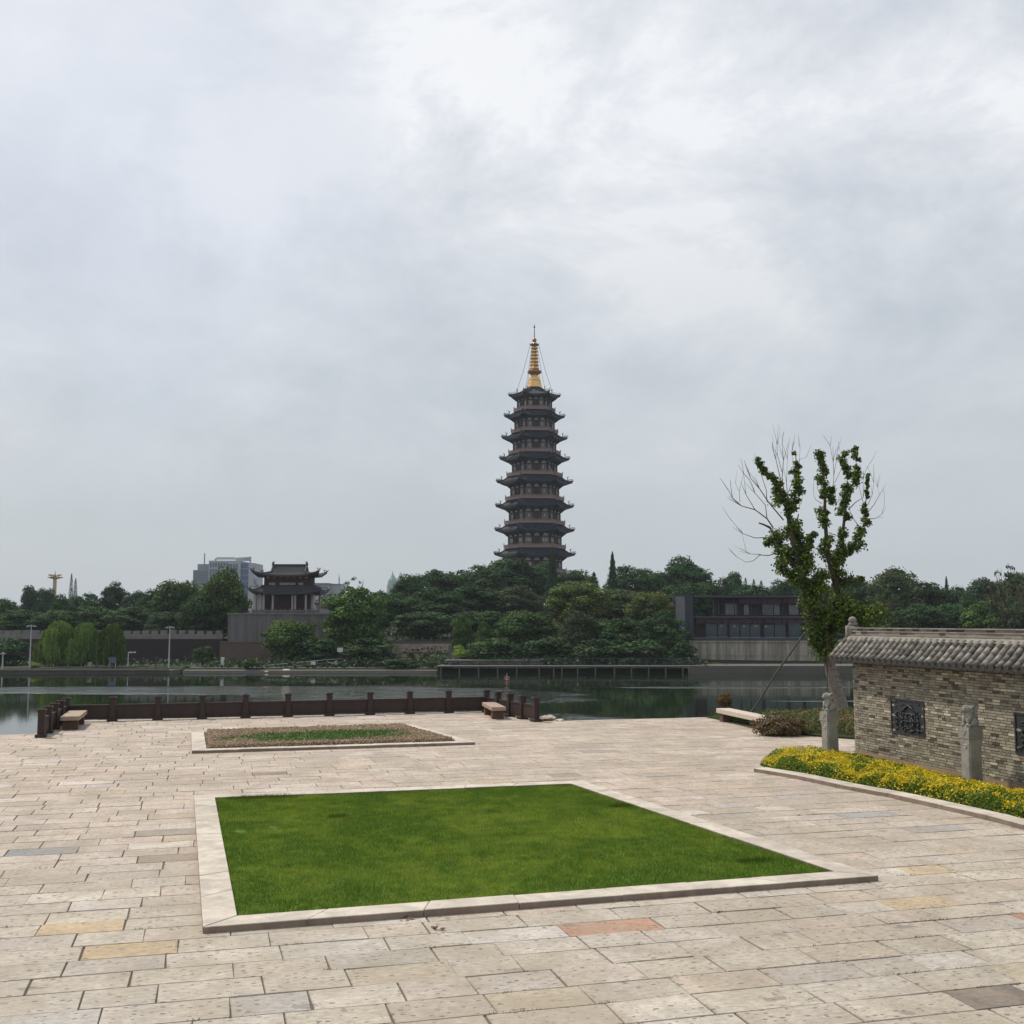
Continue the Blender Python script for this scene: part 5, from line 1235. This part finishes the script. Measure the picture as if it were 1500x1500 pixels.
# high mast lamp
DM = 285; p_ = P(81, 837, DM); zb = float(hgt(p_.x, DM)); e = empty('mast_light', (p_.x, DM, zb), 0, 'cream high mast light with petal shaped lamps above the left trees', 'mast light'); h_ = P(81, 846, DM).z - zb
mb = MB(); mb.tube([(0, 0, 0), (0, 0, h_ + .4)], [.65, .45], 8); mb.tube([(0, 0, h_), (0, 0, P(81, 836, DM).z - zb)], [.15, .05], 5); mb.build('mast', MT['cream'], e)
for k in range(10):
    t_ = k * math.pi / 5; r_ = 1.9 if k % 2 else 1.75; mb = MB(); zz = h_ + (.1 if k % 2 else .7)
    mb.tube([(0, 0, zz - .5), (r_ * .5 * math.cos(t_), r_ * .5 * math.sin(t_), zz - .1), (r_ * math.cos(t_), r_ * math.sin(t_), zz)], [.12, .3, .12], 5); mb.build('petal_lamp', MT['cream'], e)
mb = MB(); zb = float(hgt(P(76, 886, 270).x, 270)); zt = P(76, 879, 270).z; mb.hexa([(-2.4, -2, 0), (2.4, -2, 0), (2.4, 3, 0), (-2.4, 3, 0), (-2.4, -2, zt - zb - 2.6), (2.4, -2, zt - zb - 2.6), (2.4, 3, zt - zb - 2.6), (-2.4, 3, zt - zb - 2.6)])
e = empty('orange_roof_house', (P(73, 886, 270).x, 270, zb), 0, 'orange tiled roof showing between the trees beside the mast light', 'house'); mb.build('wall', MT['t_white'], e)
mb = MB(); z1 = zt - zb; mb.hexa([(-3, -2.6, z1 - 2.6), (3, -2.6, z1 - 2.6), (3, 3.6, z1 - 2.6), (-3, 3.6, z1 - 2.6), (-2.6, .3, z1), (2.6, .3, z1), (2.6, .7, z1), (-2.6, .7, z1)]); mb.build('roof', MT['orange'], e)

# ------------------------------------------------------------------ city buildings in the distance
DC = 620.0
e = empty('office_tower', (P(327, 900, DC).x, DC, 5), 0, 'pale grey stepped office block with a blue glass bay left of the gate tower', 'building'); EO = e.location.copy()
def cb(mb, x0, x1, y0, y1, d0=0, d1=20): a_ = P(270 + x0 / 5, 790 + y0 / 5, DC); b_ = P(270 + x1 / 5, 790 + y1 / 5, DC); mb.box(a_.x - EO.x, b_.x - EO.x, d0, d1, b_.z - 5, a_.z - 5)
mb = MB(); cb(mb, 65, 190, 225, 560); cb(mb, 90, 190, 180, 225, 2, 20); mb.build('left_wing', MT['city_dk'], e)
mb = MB(); cb(mb, 116, 119, 95, 180, 8, 9); mb.build('antenna', MT['city_dk'], e)
mb = MB(); cb(mb, 190, 408, 158, 560, -3, 20); mb.build('centre_block', MT['city'], e)
mb = MB(); cb(mb, 408, 475, 172, 560, 0, 20); mb.build('glass_bay', MT['city_blue'], e)
mb = MB(); cb(mb, 475, 510, 175, 560, -1, 20); mb.build('right_wing', MT['city'], e)
mb = MB(); cb(mb, 216, 366, 138, 146, 2, 4); cb(mb, 216, 222, 140, 158, 2, 4); 
for x in range(228, 366, 14): cb(mb, x, x + 5, 128, 140, 2, 4)
for x in range(372, 475, 12): cb(mb, x, x + 5, 132 - (x - 372) * .05, 150, 2, 4)
cb(mb, 366, 478, 150, 156, 2, 4); cb(mb, 472, 478, 125, 172, 2, 4); mb.build('roof_sign_frame', MT['city'], e)
for x in range(198, 320, 20):
    mb = MB(); cb(mb, x, x + 11, 172, 205, -3.3, -3); cb(mb, x, x + 11, 220, 280, -3.3, -3); mb.build('window', MT['city_win'], e)
for x in (328, 348, 368, 388): mb = MB(); cb(mb, x, x + 11, 182, 260, -3.3, -3); mb.build('window', MT['city_win'], e)
for x in range(74, 185, 18):
    mb = MB()
    for y in range(236, 320, 20): cb(mb, x, x + 10, y, y + 9, -.3, 0)
    mb.build('window', MT['city_win'], e)
for y in (215, 260, 305):
    mb = MB(); cb(mb, 408, 475, y, y + 3, -.3, 0); mb.build('floor_band', MT['city'], e)
DC = 420.0; e = empty('city_block', (P(490, 880, DC).x, DC, 3), 0, 'flat roofed grey building showing just right of the gate tower', 'building'); EO = Vector((P(490, 880, DC).x, DC, 5))
mb = MB(); cb(mb, 955, 1060, 335, 560, 0, 12); cb(mb, 1058, 1140, 333, 560, 2, 12); mb.build('wall', MT['city'], e, loc=(0, 0, 2))
mb = MB(); cb(mb, 952, 1064, 320, 335, -.4, 12); cb(mb, 1060, 1140, 324, 333, 1.8, 12); cb(mb, 1115, 1120, 275, 324, 5, 6); cb(mb, 1117, 1118.5, 250, 275, 5, 5.5); mb.build('roof', MT['city_dk'], e, loc=(0, 0, 2))
mb = MB()
for y in (350, 380): cb(mb, 965, 1045, y, y + 10, -.2, 0)
mb.build('window', MT['city_win'], e, loc=(0, 0, 2))
DC = 420.0; EO = Vector((P(376, 880, DC).x, DC, 5)); e = empty('city_block', (EO.x, DC, 3), 0, 'narrow pale building between the office block and the gate tower', 'building')
mb = MB(); cb(mb, 505, 530, 290, 560, 0, 8); cb(mb, 528, 560, 330, 560, 0, 8); mb.build('wall', MT['city'], e, loc=(0, 0, 2))
mb = MB()
for x in (510, 518, 535, 547):
    for y in (300, 318, 340): 
        if not (x > 528 and y < 330): cb(mb, x, x + 4, y, y + 9, -.2, 0)
mb.build('window', MT['city_win'], e, loc=(0, 0, 2))
for k, (x, yt, hw, lb) in enumerate(((574.5, 838, 8.5, 'pale green glass spire with a pointed top, the left of the twin spires'), (585.5, 839, 6.5, 'slimmer pale green glass spire, the right of the twin spires'))):
    D = 640 + k * 15; s_ = D / F_PX; b_ = P(x, 900, D); z = lambda y: P(x, y, D).z - b_.z
    mb = MB(); mb.lathe([(hw * s_, -6), (hw * s_, z(858)), (hw * .8 * s_, z(850)), (hw * .42 * s_, z(845)), (hw * .12 * s_, z(841)), (.15, z(yt - 1))], n=8)
    o = mb.build('glass_spire', MT['spire_glass'], loc=b_); tag(o, lb, 'building')
    # two floor bands as a part
    mb = MB()
    for y in (860, 866, 872): mb.lathe([(hw * s_ + .05, z(y)), (hw * s_ + .25, z(y) + .3), (hw * s_ + .05, z(y) + .6)], n=8)
    mb.build('floor_band', MT['city'], o)

# ------------------------------------------------------------------ trees
def crown_mesh(kind, seed):
    rng = np.random.default_rng(seed); PC, NN, CO, SZ = [], [], [], []
    base = np.array([1., 1., 1.])
    if kind in ('broad', 'shrub', 'sparse'):
        nc = {'broad': 95, 'shrub': 30, 'sparse': 34}[kind]; per = {'broad': 210, 'shrub': 130, 'sparse': 40}[kind]
        cr = {'broad': (.11, .19), 'shrub': (.14, .24), 'sparse': (.05, .10)}[kind]; ls = {'broad': .036, 'shrub': .06, 'sparse': .035}[kind]
        for _ in range(nc):
            while True:
                d = rng.normal(size=3); d /= np.linalg.norm(d)
                if d[2] > -.9: break
            q_ = rng.uniform(.55, 1.0) if kind != 'sparse' else rng.uniform(.4, 1.0)
            prof_ = 1.0 if d[2] > 0 else 1.0 + .1 * d[2]
            c_ = np.array([d[0] * .38 * prof_, d[1] * .38 * prof_, .52 + d[2] * (.40 if d[2] > 0 else .46)]) ; c_[:2] *= q_; c_[2] = .50 + (c_[2] - .50) * q_
            r_ = rng.uniform(*cr); n = int(per * (r_ / cr[1]) ** 1.5); dd = rng.normal(size=(n, 3)); dd /= np.linalg.norm(dd, axis=1)[:, None]; dd[:, 2] = np.where(dd[:, 2] < -.3, -dd[:, 2] * .6, dd[:, 2])
            PC.append(c_ + dd * r_ * rng.uniform(.65, 1.08, (n, 1)) * np.array([1, 1, .7])); N_ = dd + rng.normal(size=(n, 3)) * .5 + np.array([0, 0, .3]); NN.append(N_ / np.linalg.norm(N_, axis=1)[:, None])
            CO.append(base * rng.uniform(.55, 1.55) * rng.uniform(.7, 1.3, (n, 1)) * np.array([rng.uniform(.8, 1.3), 1, rng.uniform(.8, 1.1)])); SZ.append(ls * rng.uniform(.7, 1.4, n))
    elif kind in ('conifer', 'poplar'):
        n = 5200 if kind == 'conifer' else 3500; z = rng.random(n) ** (1.25 if kind == 'conifer' else 1)
        lay = (np.sin(z * 62 + rng.normal(size=n) * .6) * .5 + .5) if kind == 'conifer' else 1
        rad = (.5 * (1 - z) ** .85 + .02) if kind == 'conifer' else .5 * np.sin(np.clip(z * .93 + .06, 0, 1) * math.pi) ** .6
        a_ = rng.uniform(0, 6.283, n); r_ = rad * (.45 + .55 * rng.random(n) ** .6) * (.75 + .35 * lay); r_ *= 1 + .2 * np.sin(a_ * 3 + z * 20)
        PC.append(np.stack([r_ * np.cos(a_), r_ * np.sin(a_), z], 1)); N_ = np.stack([np.cos(a_), np.sin(a_), np.full(n, .5)], 1) + rng.normal(size=(n, 3)) * .5; NN.append(N_ / np.linalg.norm(N_, axis=1)[:, None])
        CO.append(base * rng.uniform(.7, 1.3, (n, 1))); SZ.append(.05 * rng.uniform(.6, 1.3, n) * (1.2 - .6 * z))
    elif kind == 'willow':
        V_, C_ = [], []
        subs = [(rng.uniform(-.08, .08), 0, .26, 1.0)] + [(rng.uniform(.2, .33) * math.cos(t_), rng.uniform(.2, .33) * math.sin(t_), rng.uniform(.11, .19), rng.uniform(.55, .88)) for t_ in np.arange(0, 6.2, .62)]
        for sx, sy, sr, st in subs:
            tint = rng.uniform(.6, 1.45)
            for _ in range(int(1900 * sr * sr + 60)):
                a_ = rng.uniform(0, 6.283); rr_ = sr * rng.random() ** .4
                x, y = sx + rr_ * math.cos(a_), sy + rr_ * math.sin(a_); zt = st - sr * 1.1 * (1 - math.sqrt(max(0, 1 - (rr_ / sr) ** 2))) + rng.normal() * .012
                zb = max(rng.uniform(0, .12), zt - rng.uniform(.18, .8) ** 1.0); k = int((zt - zb) / .05) + 1; tn = tint * rng.uniform(.8, 1.25)
                for j in range(k):
                    z = zt - (zt - zb) * j / k; out_ = 1 + .08 * j / k; w_ = rng.uniform(.008, .018); t_ = rng.uniform(0, 3.14); l_ = rng.uniform(.05, .085)
                    dx, dy = math.cos(t_) * w_, math.sin(t_) * w_; cx, cy = x * out_ + rng.normal() * .006, y * out_ + rng.normal() * .006
                    V_.append([[cx - dx, cy - dy, z], [cx, cy, z + .02], [cx + dx, cy + dy, z - .01], [cx, cy, z - l_]]); C_.append(base * tn * rng.uniform(.8, 1.2))
        return quads('crown', np.array(V_), np.array(C_), MT['leaf'], link=False)
    PC, NN, CO, SZ = map(np.concatenate, (PC, NN, CO, SZ))
    V = leafquads(PC, NN, SZ, rng, .8); return quads('crown', V, np.clip(CO, 0, 2), MT['leaf'], link=False)
def trunk_mesh(kind, seed):
    r = random.Random(seed); mb = MB()
    if kind in ('conifer', 'poplar'): mb.tube([(0, 0, 0), (0, 0, .5), (0, 0, .95)], [.02, .014, .004], 7)
    else:
        mb.tube([(0, 0, 0), (r.uniform(-.02, .02), 0, .2), (r.uniform(-.03, .03), r.uniform(-.03, .03), .5), (0, 0, .75)], [.035, .028, .02, .008], 8)
        for k in range(9):
            a_ = r.uniform(0, 6.28); z = r.uniform(.2, .55); l_ = r.uniform(.18, .34)
            mb.tube([(0, 0, z), (l_ * .5 * math.cos(a_), l_ * .5 * math.sin(a_), z + l_ * .45), (l_ * math.cos(a_), l_ * math.sin(a_), z + l_ * 1.0)], [.014, .009, .003], 5)
            if kind == 'sparse':
                for q_ in range(4):
                    b_ = a_ + r.uniform(-1, 1); s_ = (l_ * .6 * math.cos(a_), l_ * .6 * math.sin(a_), z + l_ * .6); mb.tube([s_, (s_[0] + .1 * math.cos(b_), s_[1] + .1 * math.sin(b_), s_[2] + r.uniform(.08, .3))], [.005, .002], 4)
    o = mb.build('trunk', MT['bark'], smooth=True); me = o.data; bpy.data.objects.remove(o); return me
CM = {}
for kd, nv in (('broad', 6), ('shrub', 3), ('sparse', 2), ('conifer', 2), ('poplar', 1), ('willow', 3)):
    CM[kd] = [(crown_mesh(kd, 100 + 17 * i + len(kd)), trunk_mesh(kd, i)) for i in range(nv)]
GRN = {'d': (.034, .075, .024), 'm': (.040, .084, .024), 'l': (.058, .112, .024), 'y': (.074, .112, .024), 'w': (.105, .165, .032), 'b': (.034, .068, .032), 'r': (.06, .03, .03), 'Y': (.16, .20, .03), 'o': (.055, .078, .030)}
PROTO = {}
def tree(px, yt, w_, D, kind, tone, label, group=None, cat='tree', lift=0.02, zb=None, name=None):
    k = tree.n; tree.n += 1; rr = random.Random(k * 7 + 1); p_ = P(px, yt, D)
    base = float(hgt(p_.x, D)) - .2 if zb is None else zb; H = (p_.z - base); Wd = w_ * D / F_PX * 1.08
    vi = k % len(CM[kind]); key = (kind, vi)
    if key not in PROTO:
        e = bpy.data.objects.new('tree', None); c_ = bpy.data.objects.new('crown', CM[kind][vi][0]); t_ = bpy.data.objects.new('trunk', CM[kind][vi][1]); PROTO[key] = (e, c_, t_)
    e0, c0, t0 = PROTO[key]
    e = e0.copy(); e.name = name or {'broad': 'broadleaf_tree', 'shrub': 'shrub', 'sparse': 'sparse_tree', 'conifer': 'conifer_tree', 'poplar': 'poplar_tree', 'willow': 'willow_tree'}[kind]
    COL.objects.link(e); e.location = (p_.x, D, base); e.rotation_euler = (0, 0, rr.uniform(0, 6.28)); tag(e, label, cat, group)
    c_ = c0.copy(); COL.objects.link(c_); c_.parent = e; lf = {'shrub': 0, 'willow': .06}.get(kind, lift)
    c_.location = (0, 0, H * lf); c_.scale = (Wd, Wd, H * (1 - lf) * 1.02); g = GRN[tone]; v_ = rr.uniform(.85, 1.15); c_.color = (g[0] * v_ * rr.uniform(.93, 1.07), g[1] * v_, g[2] * v_ * rr.uniform(.93, 1.07), 1)
    t_ = t0.copy(); COL.objects.link(t_); t_.parent = e; ts = Wd if kind != 'poplar' else Wd * 1.5; t_.scale = (ts, ts, H * .95)
    return e
tree.n = 0
GW = 'trees of the wooded bank'
T_ = [
 # left bank
 (83, 911, 66, 158, 'willow', 'w', 'widest drooping willow, left of the willow clump on the left bank'), (124, 913, 56, 157, 'willow', 'w', 'middle drooping willow of the clump on the left bank'),
 (165, 914, 46, 155.5, 'willow', 'w', 'narrow bright willow, right of the willow clump on the left bank'),
 (14, 936, 70, 162, 'shrub', 'd', 'dark bush against the rampart at the left photo edge'), (8, 876, 56, 200, 'broad', 'm', 'dark tree behind the rampart at the left photo edge'),
 (46, 857, 36, 250, 'broad', 'b', 'round dark tree rising left of the mast light'), (68, 858, 32, 262, 'broad', 'b', 'dark tree top directly left of the mast light pole'),
 (30, 892, 80, 190, 'broad', 'm', 'wide green tree above the rampart beneath the round dark crown'), (92, 872, 44, 215, 'broad', 'd', 'tree just right of the mast light with an uneven top'),
 (82, 893, 80, 188, 'broad', 'm', 'wide tree behind the widest willow'), (128, 868, 60, 220, 'broad', 'd', 'dark tree right of the two thin poplars'),
 (105, 842, 6, 300, 'poplar', 'b', 'taller of the two thin poplars on the left skyline'), (111, 849, 6, 302, 'poplar', 'b', 'shorter of the two thin poplars on the left skyline'),
 (140, 888, 84, 192, 'broad', 'm', 'wide tree behind the middle willow'), (168, 854, 46, 225, 'broad', 'b', 'round tree standing highest between poplars and office block'),
 (200, 866, 50, 222, 'broad', 'b', 'lower rounded tree right of the round skyline tree'), (196, 886, 86, 188, 'broad', 'd', 'wide dark tree behind the rampart right of the willows'),
 (228, 862, 50, 215, 'broad', 'm', 'bluish tree left of the large oak like crown'), (263, 846, 76, 195, 'broad', 'm', 'large round crown below the left wing of the office block'),
 (242, 895, 70, 184, 'broad', 'd', 'dark tree above the rampart below the large round crown'), (327, 834, 84, 183, 'broad', 'l', 'big lit tree directly left of the gate tower'), (296, 868, 70, 181, 'broad', 'd', 'dark crown at the foot of the big lit tree left of the tower'),
 (298, 946, 34, 156, 'shrub', 'm', 'feathery shrub at the water in front of the rampart corner'), (370, 965, 28, 152, 'shrub', 'm', 'small rounded shrub on the water edge below the lower rampart'),
 (428, 905, 88, 163, 'broad', 'l', 'bright green tree standing in front of the gate platform'), (522, 858, 104, 168, 'broad', 'l', 'large layered green tree right of the gate tower'),
 (520, 842, 46, 205, 'sparse', 'm', 'thin open tree top rising over the large layered tree'), (562, 866, 56, 196, 'broad', 'd', 'dark tree below the twin glass spires'),
 (465, 935, 70, 160, 'shrub', 'd', 'dark shrub right of the bright tree at the platform foot'), (535, 935, 80, 160, 'shrub', 'd', 'dark shrub mass beneath the large layered tree'),
 # hill below the pagoda
 (603, 838, 66, 214, 'broad', 'd', 'dark tree at the left shoulder of the wooded hill'), (645, 834, 80, 222, 'broad', 'd', 'second tree along the hill crest from the left shoulder'),
 (697, 829, 84, 228, 'broad', 'd', 'hill crest tree left of the highest crown'), (748, 818, 104, 240, 'broad', 'm', 'highest crown of the hill, left half of the pagoda foot'),
 (793, 823, 66, 242, 'broad', 'm', 'crown in front of the middle of the pagoda foot'), (842, 834, 70, 238, 'broad', 'd', 'crown at the right of the pagoda foot'),
 (809, 803, 28, 220, 'conifer', 'b', 'dark pointed conifer in front of the pagoda'), (588, 868, 80, 192, 'broad', 'd', 'dark broad tree above the promenade balustrade'),
 (640, 862, 96, 198, 'broad', 'd', 'broad dark tree behind the promenade wall'), (700, 858, 90, 206, 'broad', 'd', 'broad dark tree in the middle of the hill slope left of the pagoda line'),
 (757, 856, 84, 204, 'broad', 'o', 'grey green layered tree on the slope below the pagoda'), (622, 895, 100, 181, 'broad', 'd', 'lowest dark tree directly above the pale balustrade'), (700, 893, 84, 184, 'broad', 'd', 'dark tree on the lower slope behind the small bright tree'),
 (678, 898, 36, 166, 'broad', 'l', 'small bright crowned tree right of the promenade wall'), (712, 911, 36, 163, 'broad', 'l', 'small green tree on the bank right of the small bright tree'),
 (674, 946, 30, 157.5, 'shrub', 'Y', 'yellow green shrub beside the upright stone slab'), (722, 934, 84, 158, 'shrub', 'm', 'low wide leafy tree overhanging the left end of the boardwalk'),
 (846, 850, 100, 182, 'broad', 'y', 'large yellow green crown in the middle of the wooded bank'), (772, 892, 100, 170, 'broad', 'm', 'green tree left of the large yellow green crown'),
 (846, 893, 62, 166, 'broad', 'o', 'round lobed crown in front of the large yellow green crown'), (870, 839, 30, 246, 'conifer', 'b', 'small dark conifer on the crest right of the pagoda'),
 (897, 810, 26, 228, 'conifer', 'b', 'pointed conifer standing alone on the crest between pagoda and dark building'), (922, 828, 84, 236, 'broad', 'd', 'crest tree behind the lone conifer'),
 (914, 862, 86, 186, 'broad', 'o', 'mottled crown right of the large yellow green crown'), (955, 864, 76, 180, 'broad', 'y', 'yellowish crown left of the dark building frame'),
 (905, 904, 96, 166, 'broad', 'm', 'green tree over the middle of the boardwalk'), (968, 898, 84, 164, 'broad', 'd', 'dark tree over the right part of the boardwalk'),
 (984, 922, 34, 161, 'shrub', 'l', 'light green shrub left of the dark building end wall'), (800, 932, 84, 158, 'shrub', 'd', 'dark shrub behind the boardwalk left of its middle'), (870, 936, 80, 157, 'shrub', 'd', 'dark shrub behind the middle of the boardwalk'),
 (940, 938, 84, 157, 'shrub', 'd', 'dark shrub behind the boardwalk right of its middle'), (1002, 940, 40, 157.5, 'shrub', 'd', 'dark shrub against the end of the stained concrete wall'),
 # behind the modern building
 (1004, 817, 92, 246, 'broad', 'd', 'tall dark tree on the skyline left above the dark building'), (962, 838, 60, 240, 'broad', 'd', 'crest tree between the lone conifer group and the tall dark tree'), (1004, 852, 84, 205, 'broad', 'd', 'dark tree behind the open frame of the building'),
 (1072, 837, 44, 244, 'broad', 'd', 'small round skyline tree over the left of the building roof'), (1040, 850, 60, 206, 'broad', 'm', 'green tree directly behind the building terrace'), (1100, 855, 70, 208, 'broad', 'd', 'low tree behind the middle of the building roof'),
 (1092, 848, 8, 262, 'poplar', 'b', 'left of three thin skyline treetops over the building'), (1104, 850, 8, 263, 'poplar', 'b', 'middle of three thin skyline treetops over the building'), (1115, 852, 9, 264, 'poplar', 'b', 'right of three thin skyline treetops over the building'),
 (1150, 848, 76, 236, 'broad', 'd', 'skyline tree left behind the pollarded tree'), (1205, 850, 80, 232, 'broad', 'd', 'skyline tree right behind the pollarded tree forks'), (1165, 872, 80, 200, 'broad', 'd', 'dark tree behind the right end of the building'), (1225, 885, 70, 186, 'broad', 'd', 'dark tree between the pollarded tree and the wall finial'),
 # right side above the brick wall roof
 (1256, 846, 76, 214, 'broad', 'd', 'tree right of the pollarded tree below its outer limbs'), (1312, 830, 96, 206, 'broad', 'o', 'tall rounded tree above the left end of the wall roof'), (1296, 850, 46, 172, 'sparse', 'y', 'slender light green tree with a visible stem above the wall roof'),
 (1265, 888, 70, 182, 'broad', 'm', 'green tree just above the wall finial'), (1354, 852, 84, 204, 'broad', 'd', 'wide dark tree right of the tall rounded tree'), (1340, 885, 90, 184, 'broad', 'd', 'lower dark tree above the wall ridge'), (1386, 846, 18, 250, 'conifer', 'b', 'pointed dark conifer on the right skyline'),
 (1402, 858, 60, 215, 'broad', 'd', 'low skyline tree right of the pointed dark conifer'), (1400, 884, 80, 188, 'broad', 'm', 'green tree above the middle of the visible wall roof'), (1446, 843, 76, 222, 'broad', 'b', 'bluish rounded tree near the right skyline'),
 (1490, 838, 84, 216, 'broad', 'o', 'olive tree at the right photo edge'), (1452, 880, 84, 180, 'broad', 'l', 'lighter green tree above the wall ridge near the right edge'), (1500, 878, 70, 178, 'broad', 'm', 'green tree cut by the right photo edge'),
 (1474, 822, 86, 168, 'sparse', 'o', 'thin bare branched tree at the right edge above the wall'),
]
for t_ in T_: tree(*t_, group=GW if t_[4] in ('broad', 'sparse', 'conifer', 'poplar') else ('willows on the left bank' if t_[4] == 'willow' else None), cat='shrub' if t_[4] == 'shrub' else 'tree')
# small shrubs
for t_ in [(602, 957, 14, 157, 'shrub', 'r', 'left one of two reddish round shrubs before the promenade wall'), (623, 957, 13, 157, 'shrub', 'r', 'right one of two reddish round shrubs before the promenade wall'), (585, 964, 60, 154, 'shrub', 'm', 'low green shrub on the bank below the reddish shrubs'),
           (633, 966, 20, 153, 'shrub', 'l', 'small bright shrub left of the boardwalk end'), (50, 970, 18, 154, 'shrub', 'Y', 'yellow green shrub at the foot of the left lamp post'), (273, 974, 12, 153, 'shrub', 'Y', 'yellow green shrub near the right end of the left quay'),
           (240, 976, 50, 155, 'shrub', 'o', 'low olive shrub row left of the second tall lamp post'), (205, 975, 36, 156, 'shrub', 'o', 'low shrub at the foot of the camera pole'), (100, 971, 36, 156, 'shrub', 'd', 'dark low hedge shrub under the willows')]:
    tree(*t_, group='small shrubs on the far bank', cat='shrub')
# understorey on the far bank
rng = np.random.default_rng(5); n = 26000; xx = rng.uniform(-80, 90, n); yy = 152.5 + 60 * rng.random(n) ** 1.6; keep = ~((xx > P(1010, 0, 160).x) & (yy < 178)) & ~((xx < P(560, 0, 160).x) & (yy > 167) & (yy < 185)) & ~((xx < P(322, 0, 152).x) & (yy < 158)); xx, yy = xx[keep], yy[keep]
n = len(xx); zz = hgt(xx, yy) + rng.random(n) * 1.1 * (.4 + vnoise(xx, yy, 3, 2)); Nn = rng.normal(size=(n, 3)) + np.array([0, -.3, .6]); Nn /= np.linalg.norm(Nn, axis=1)[:, None]
o = quads('undergrowth', leafquads(np.stack([xx, yy, zz], 1), Nn, .42, rng, .8), np.array([[.035, .062, .022]]) * rng.uniform(.6, 1.4, (n, 1)), MT['leafn']); tag(o, 'dark undergrowth beneath the trees on the far bank', 'undergrowth', kind='stuff')

# leaf litter on paving
r = random.Random(12)
def litter(px, py, label, s_=.06):
    mb = MB()
    for k in range(9):
        a_ = r.uniform(0, 6.28); p0 = Vector((r.uniform(-s_, s_), r.uniform(-s_, s_), .006)); d = Vector((math.cos(a_), math.sin(a_), r.uniform(0, .6))) * s_ * .9
        sd = Vector((-d.y, d.x, 0)) * .4; mb.poly([p0, p0 + d * .5 + sd, p0 + d, p0 + d * .5 - sd])
    tag(mb.build('dry_leaf_clump', MT['rust'], loc=G(px, py)), label, 'dry leaves')
litter(637, 1361, 'small clump of dry brown leaves on the paving below the lawn kerb', .07); litter(596, 1346, 'dry brown leaves against the front of the lawn kerb', .06)

# weeds growing in the joints of the paving
rng = np.random.default_rng(19); PCs = []
jn = []
for k in range(150):
    u0 = rng.uniform(-9, 14); v0 = 9 + 9 * rng.random() ** 1.3; jn.append((u0, -3.1 + round((v0 + 3.1) / .5) * .5))
vrow = sorted(set(round(x, 4) for x in ROWS)); V_ = []
for u0, v0 in jn:
    v0 = min(vrow, key=lambda r_: abs(r_ - v0))
    if lawn_out[0][0] - .1 < u0 < 8.5 and 12.5 < v0 < 22.6: continue
    if u0 > 11.6 and v0 > 13: continue
    m_ = int(rng.integers(6, 26)); sp_ = rng.uniform(.03, .12)
    for _ in range(m_):
        b_ = np.array([u0 + rng.normal() * sp_, v0 + rng.normal() * .008]); w0 = W(b_[0], b_[1], -.004); a_ = rng.uniform(0, 6.28); h_ = rng.uniform(.008, .035)
        d_ = np.array([math.cos(a_), math.sin(a_), 0]); p0 = np.array(w0); V_.append([p0 - d_ * .004, p0 + d_ * .004, p0 + np.array([rng.normal() * .014, rng.normal() * .014, h_])])
V_ = np.array(V_); tag(quads('joint_weeds', V_, np.array([[.10, .115, .035]]) * rng.uniform(.4, 1.3, (len(V_), 1)), MT['blade'], k=3), 'small weeds growing in the paving joints', 'weeds', kind='stuff')

# ------------------------------------------------------------------ haze
mb = MB(); mb.box(-1190, 1190, -130, 1195, -7.2, 100)
hz = mb.build('haze', None); hz.data.materials.clear()
m = bpy.data.materials.new('haze'); m.use_nodes = True; nt = m.node_tree; nt.nodes.clear()
pv = nt.nodes.new('ShaderNodeVolumePrincipled'); pv.inputs['Color'].default_value = (.80, .88, 1, 1); pv.inputs['Density'].default_value = .00015; pv.inputs['Anisotropy'].default_value = 0.1
oo = nt.nodes.new('ShaderNodeOutputMaterial'); nt.links.new(pv.outputs[0], oo.inputs['Volume']); hz.data.materials.append(m); tag(hz, kind='stuff')
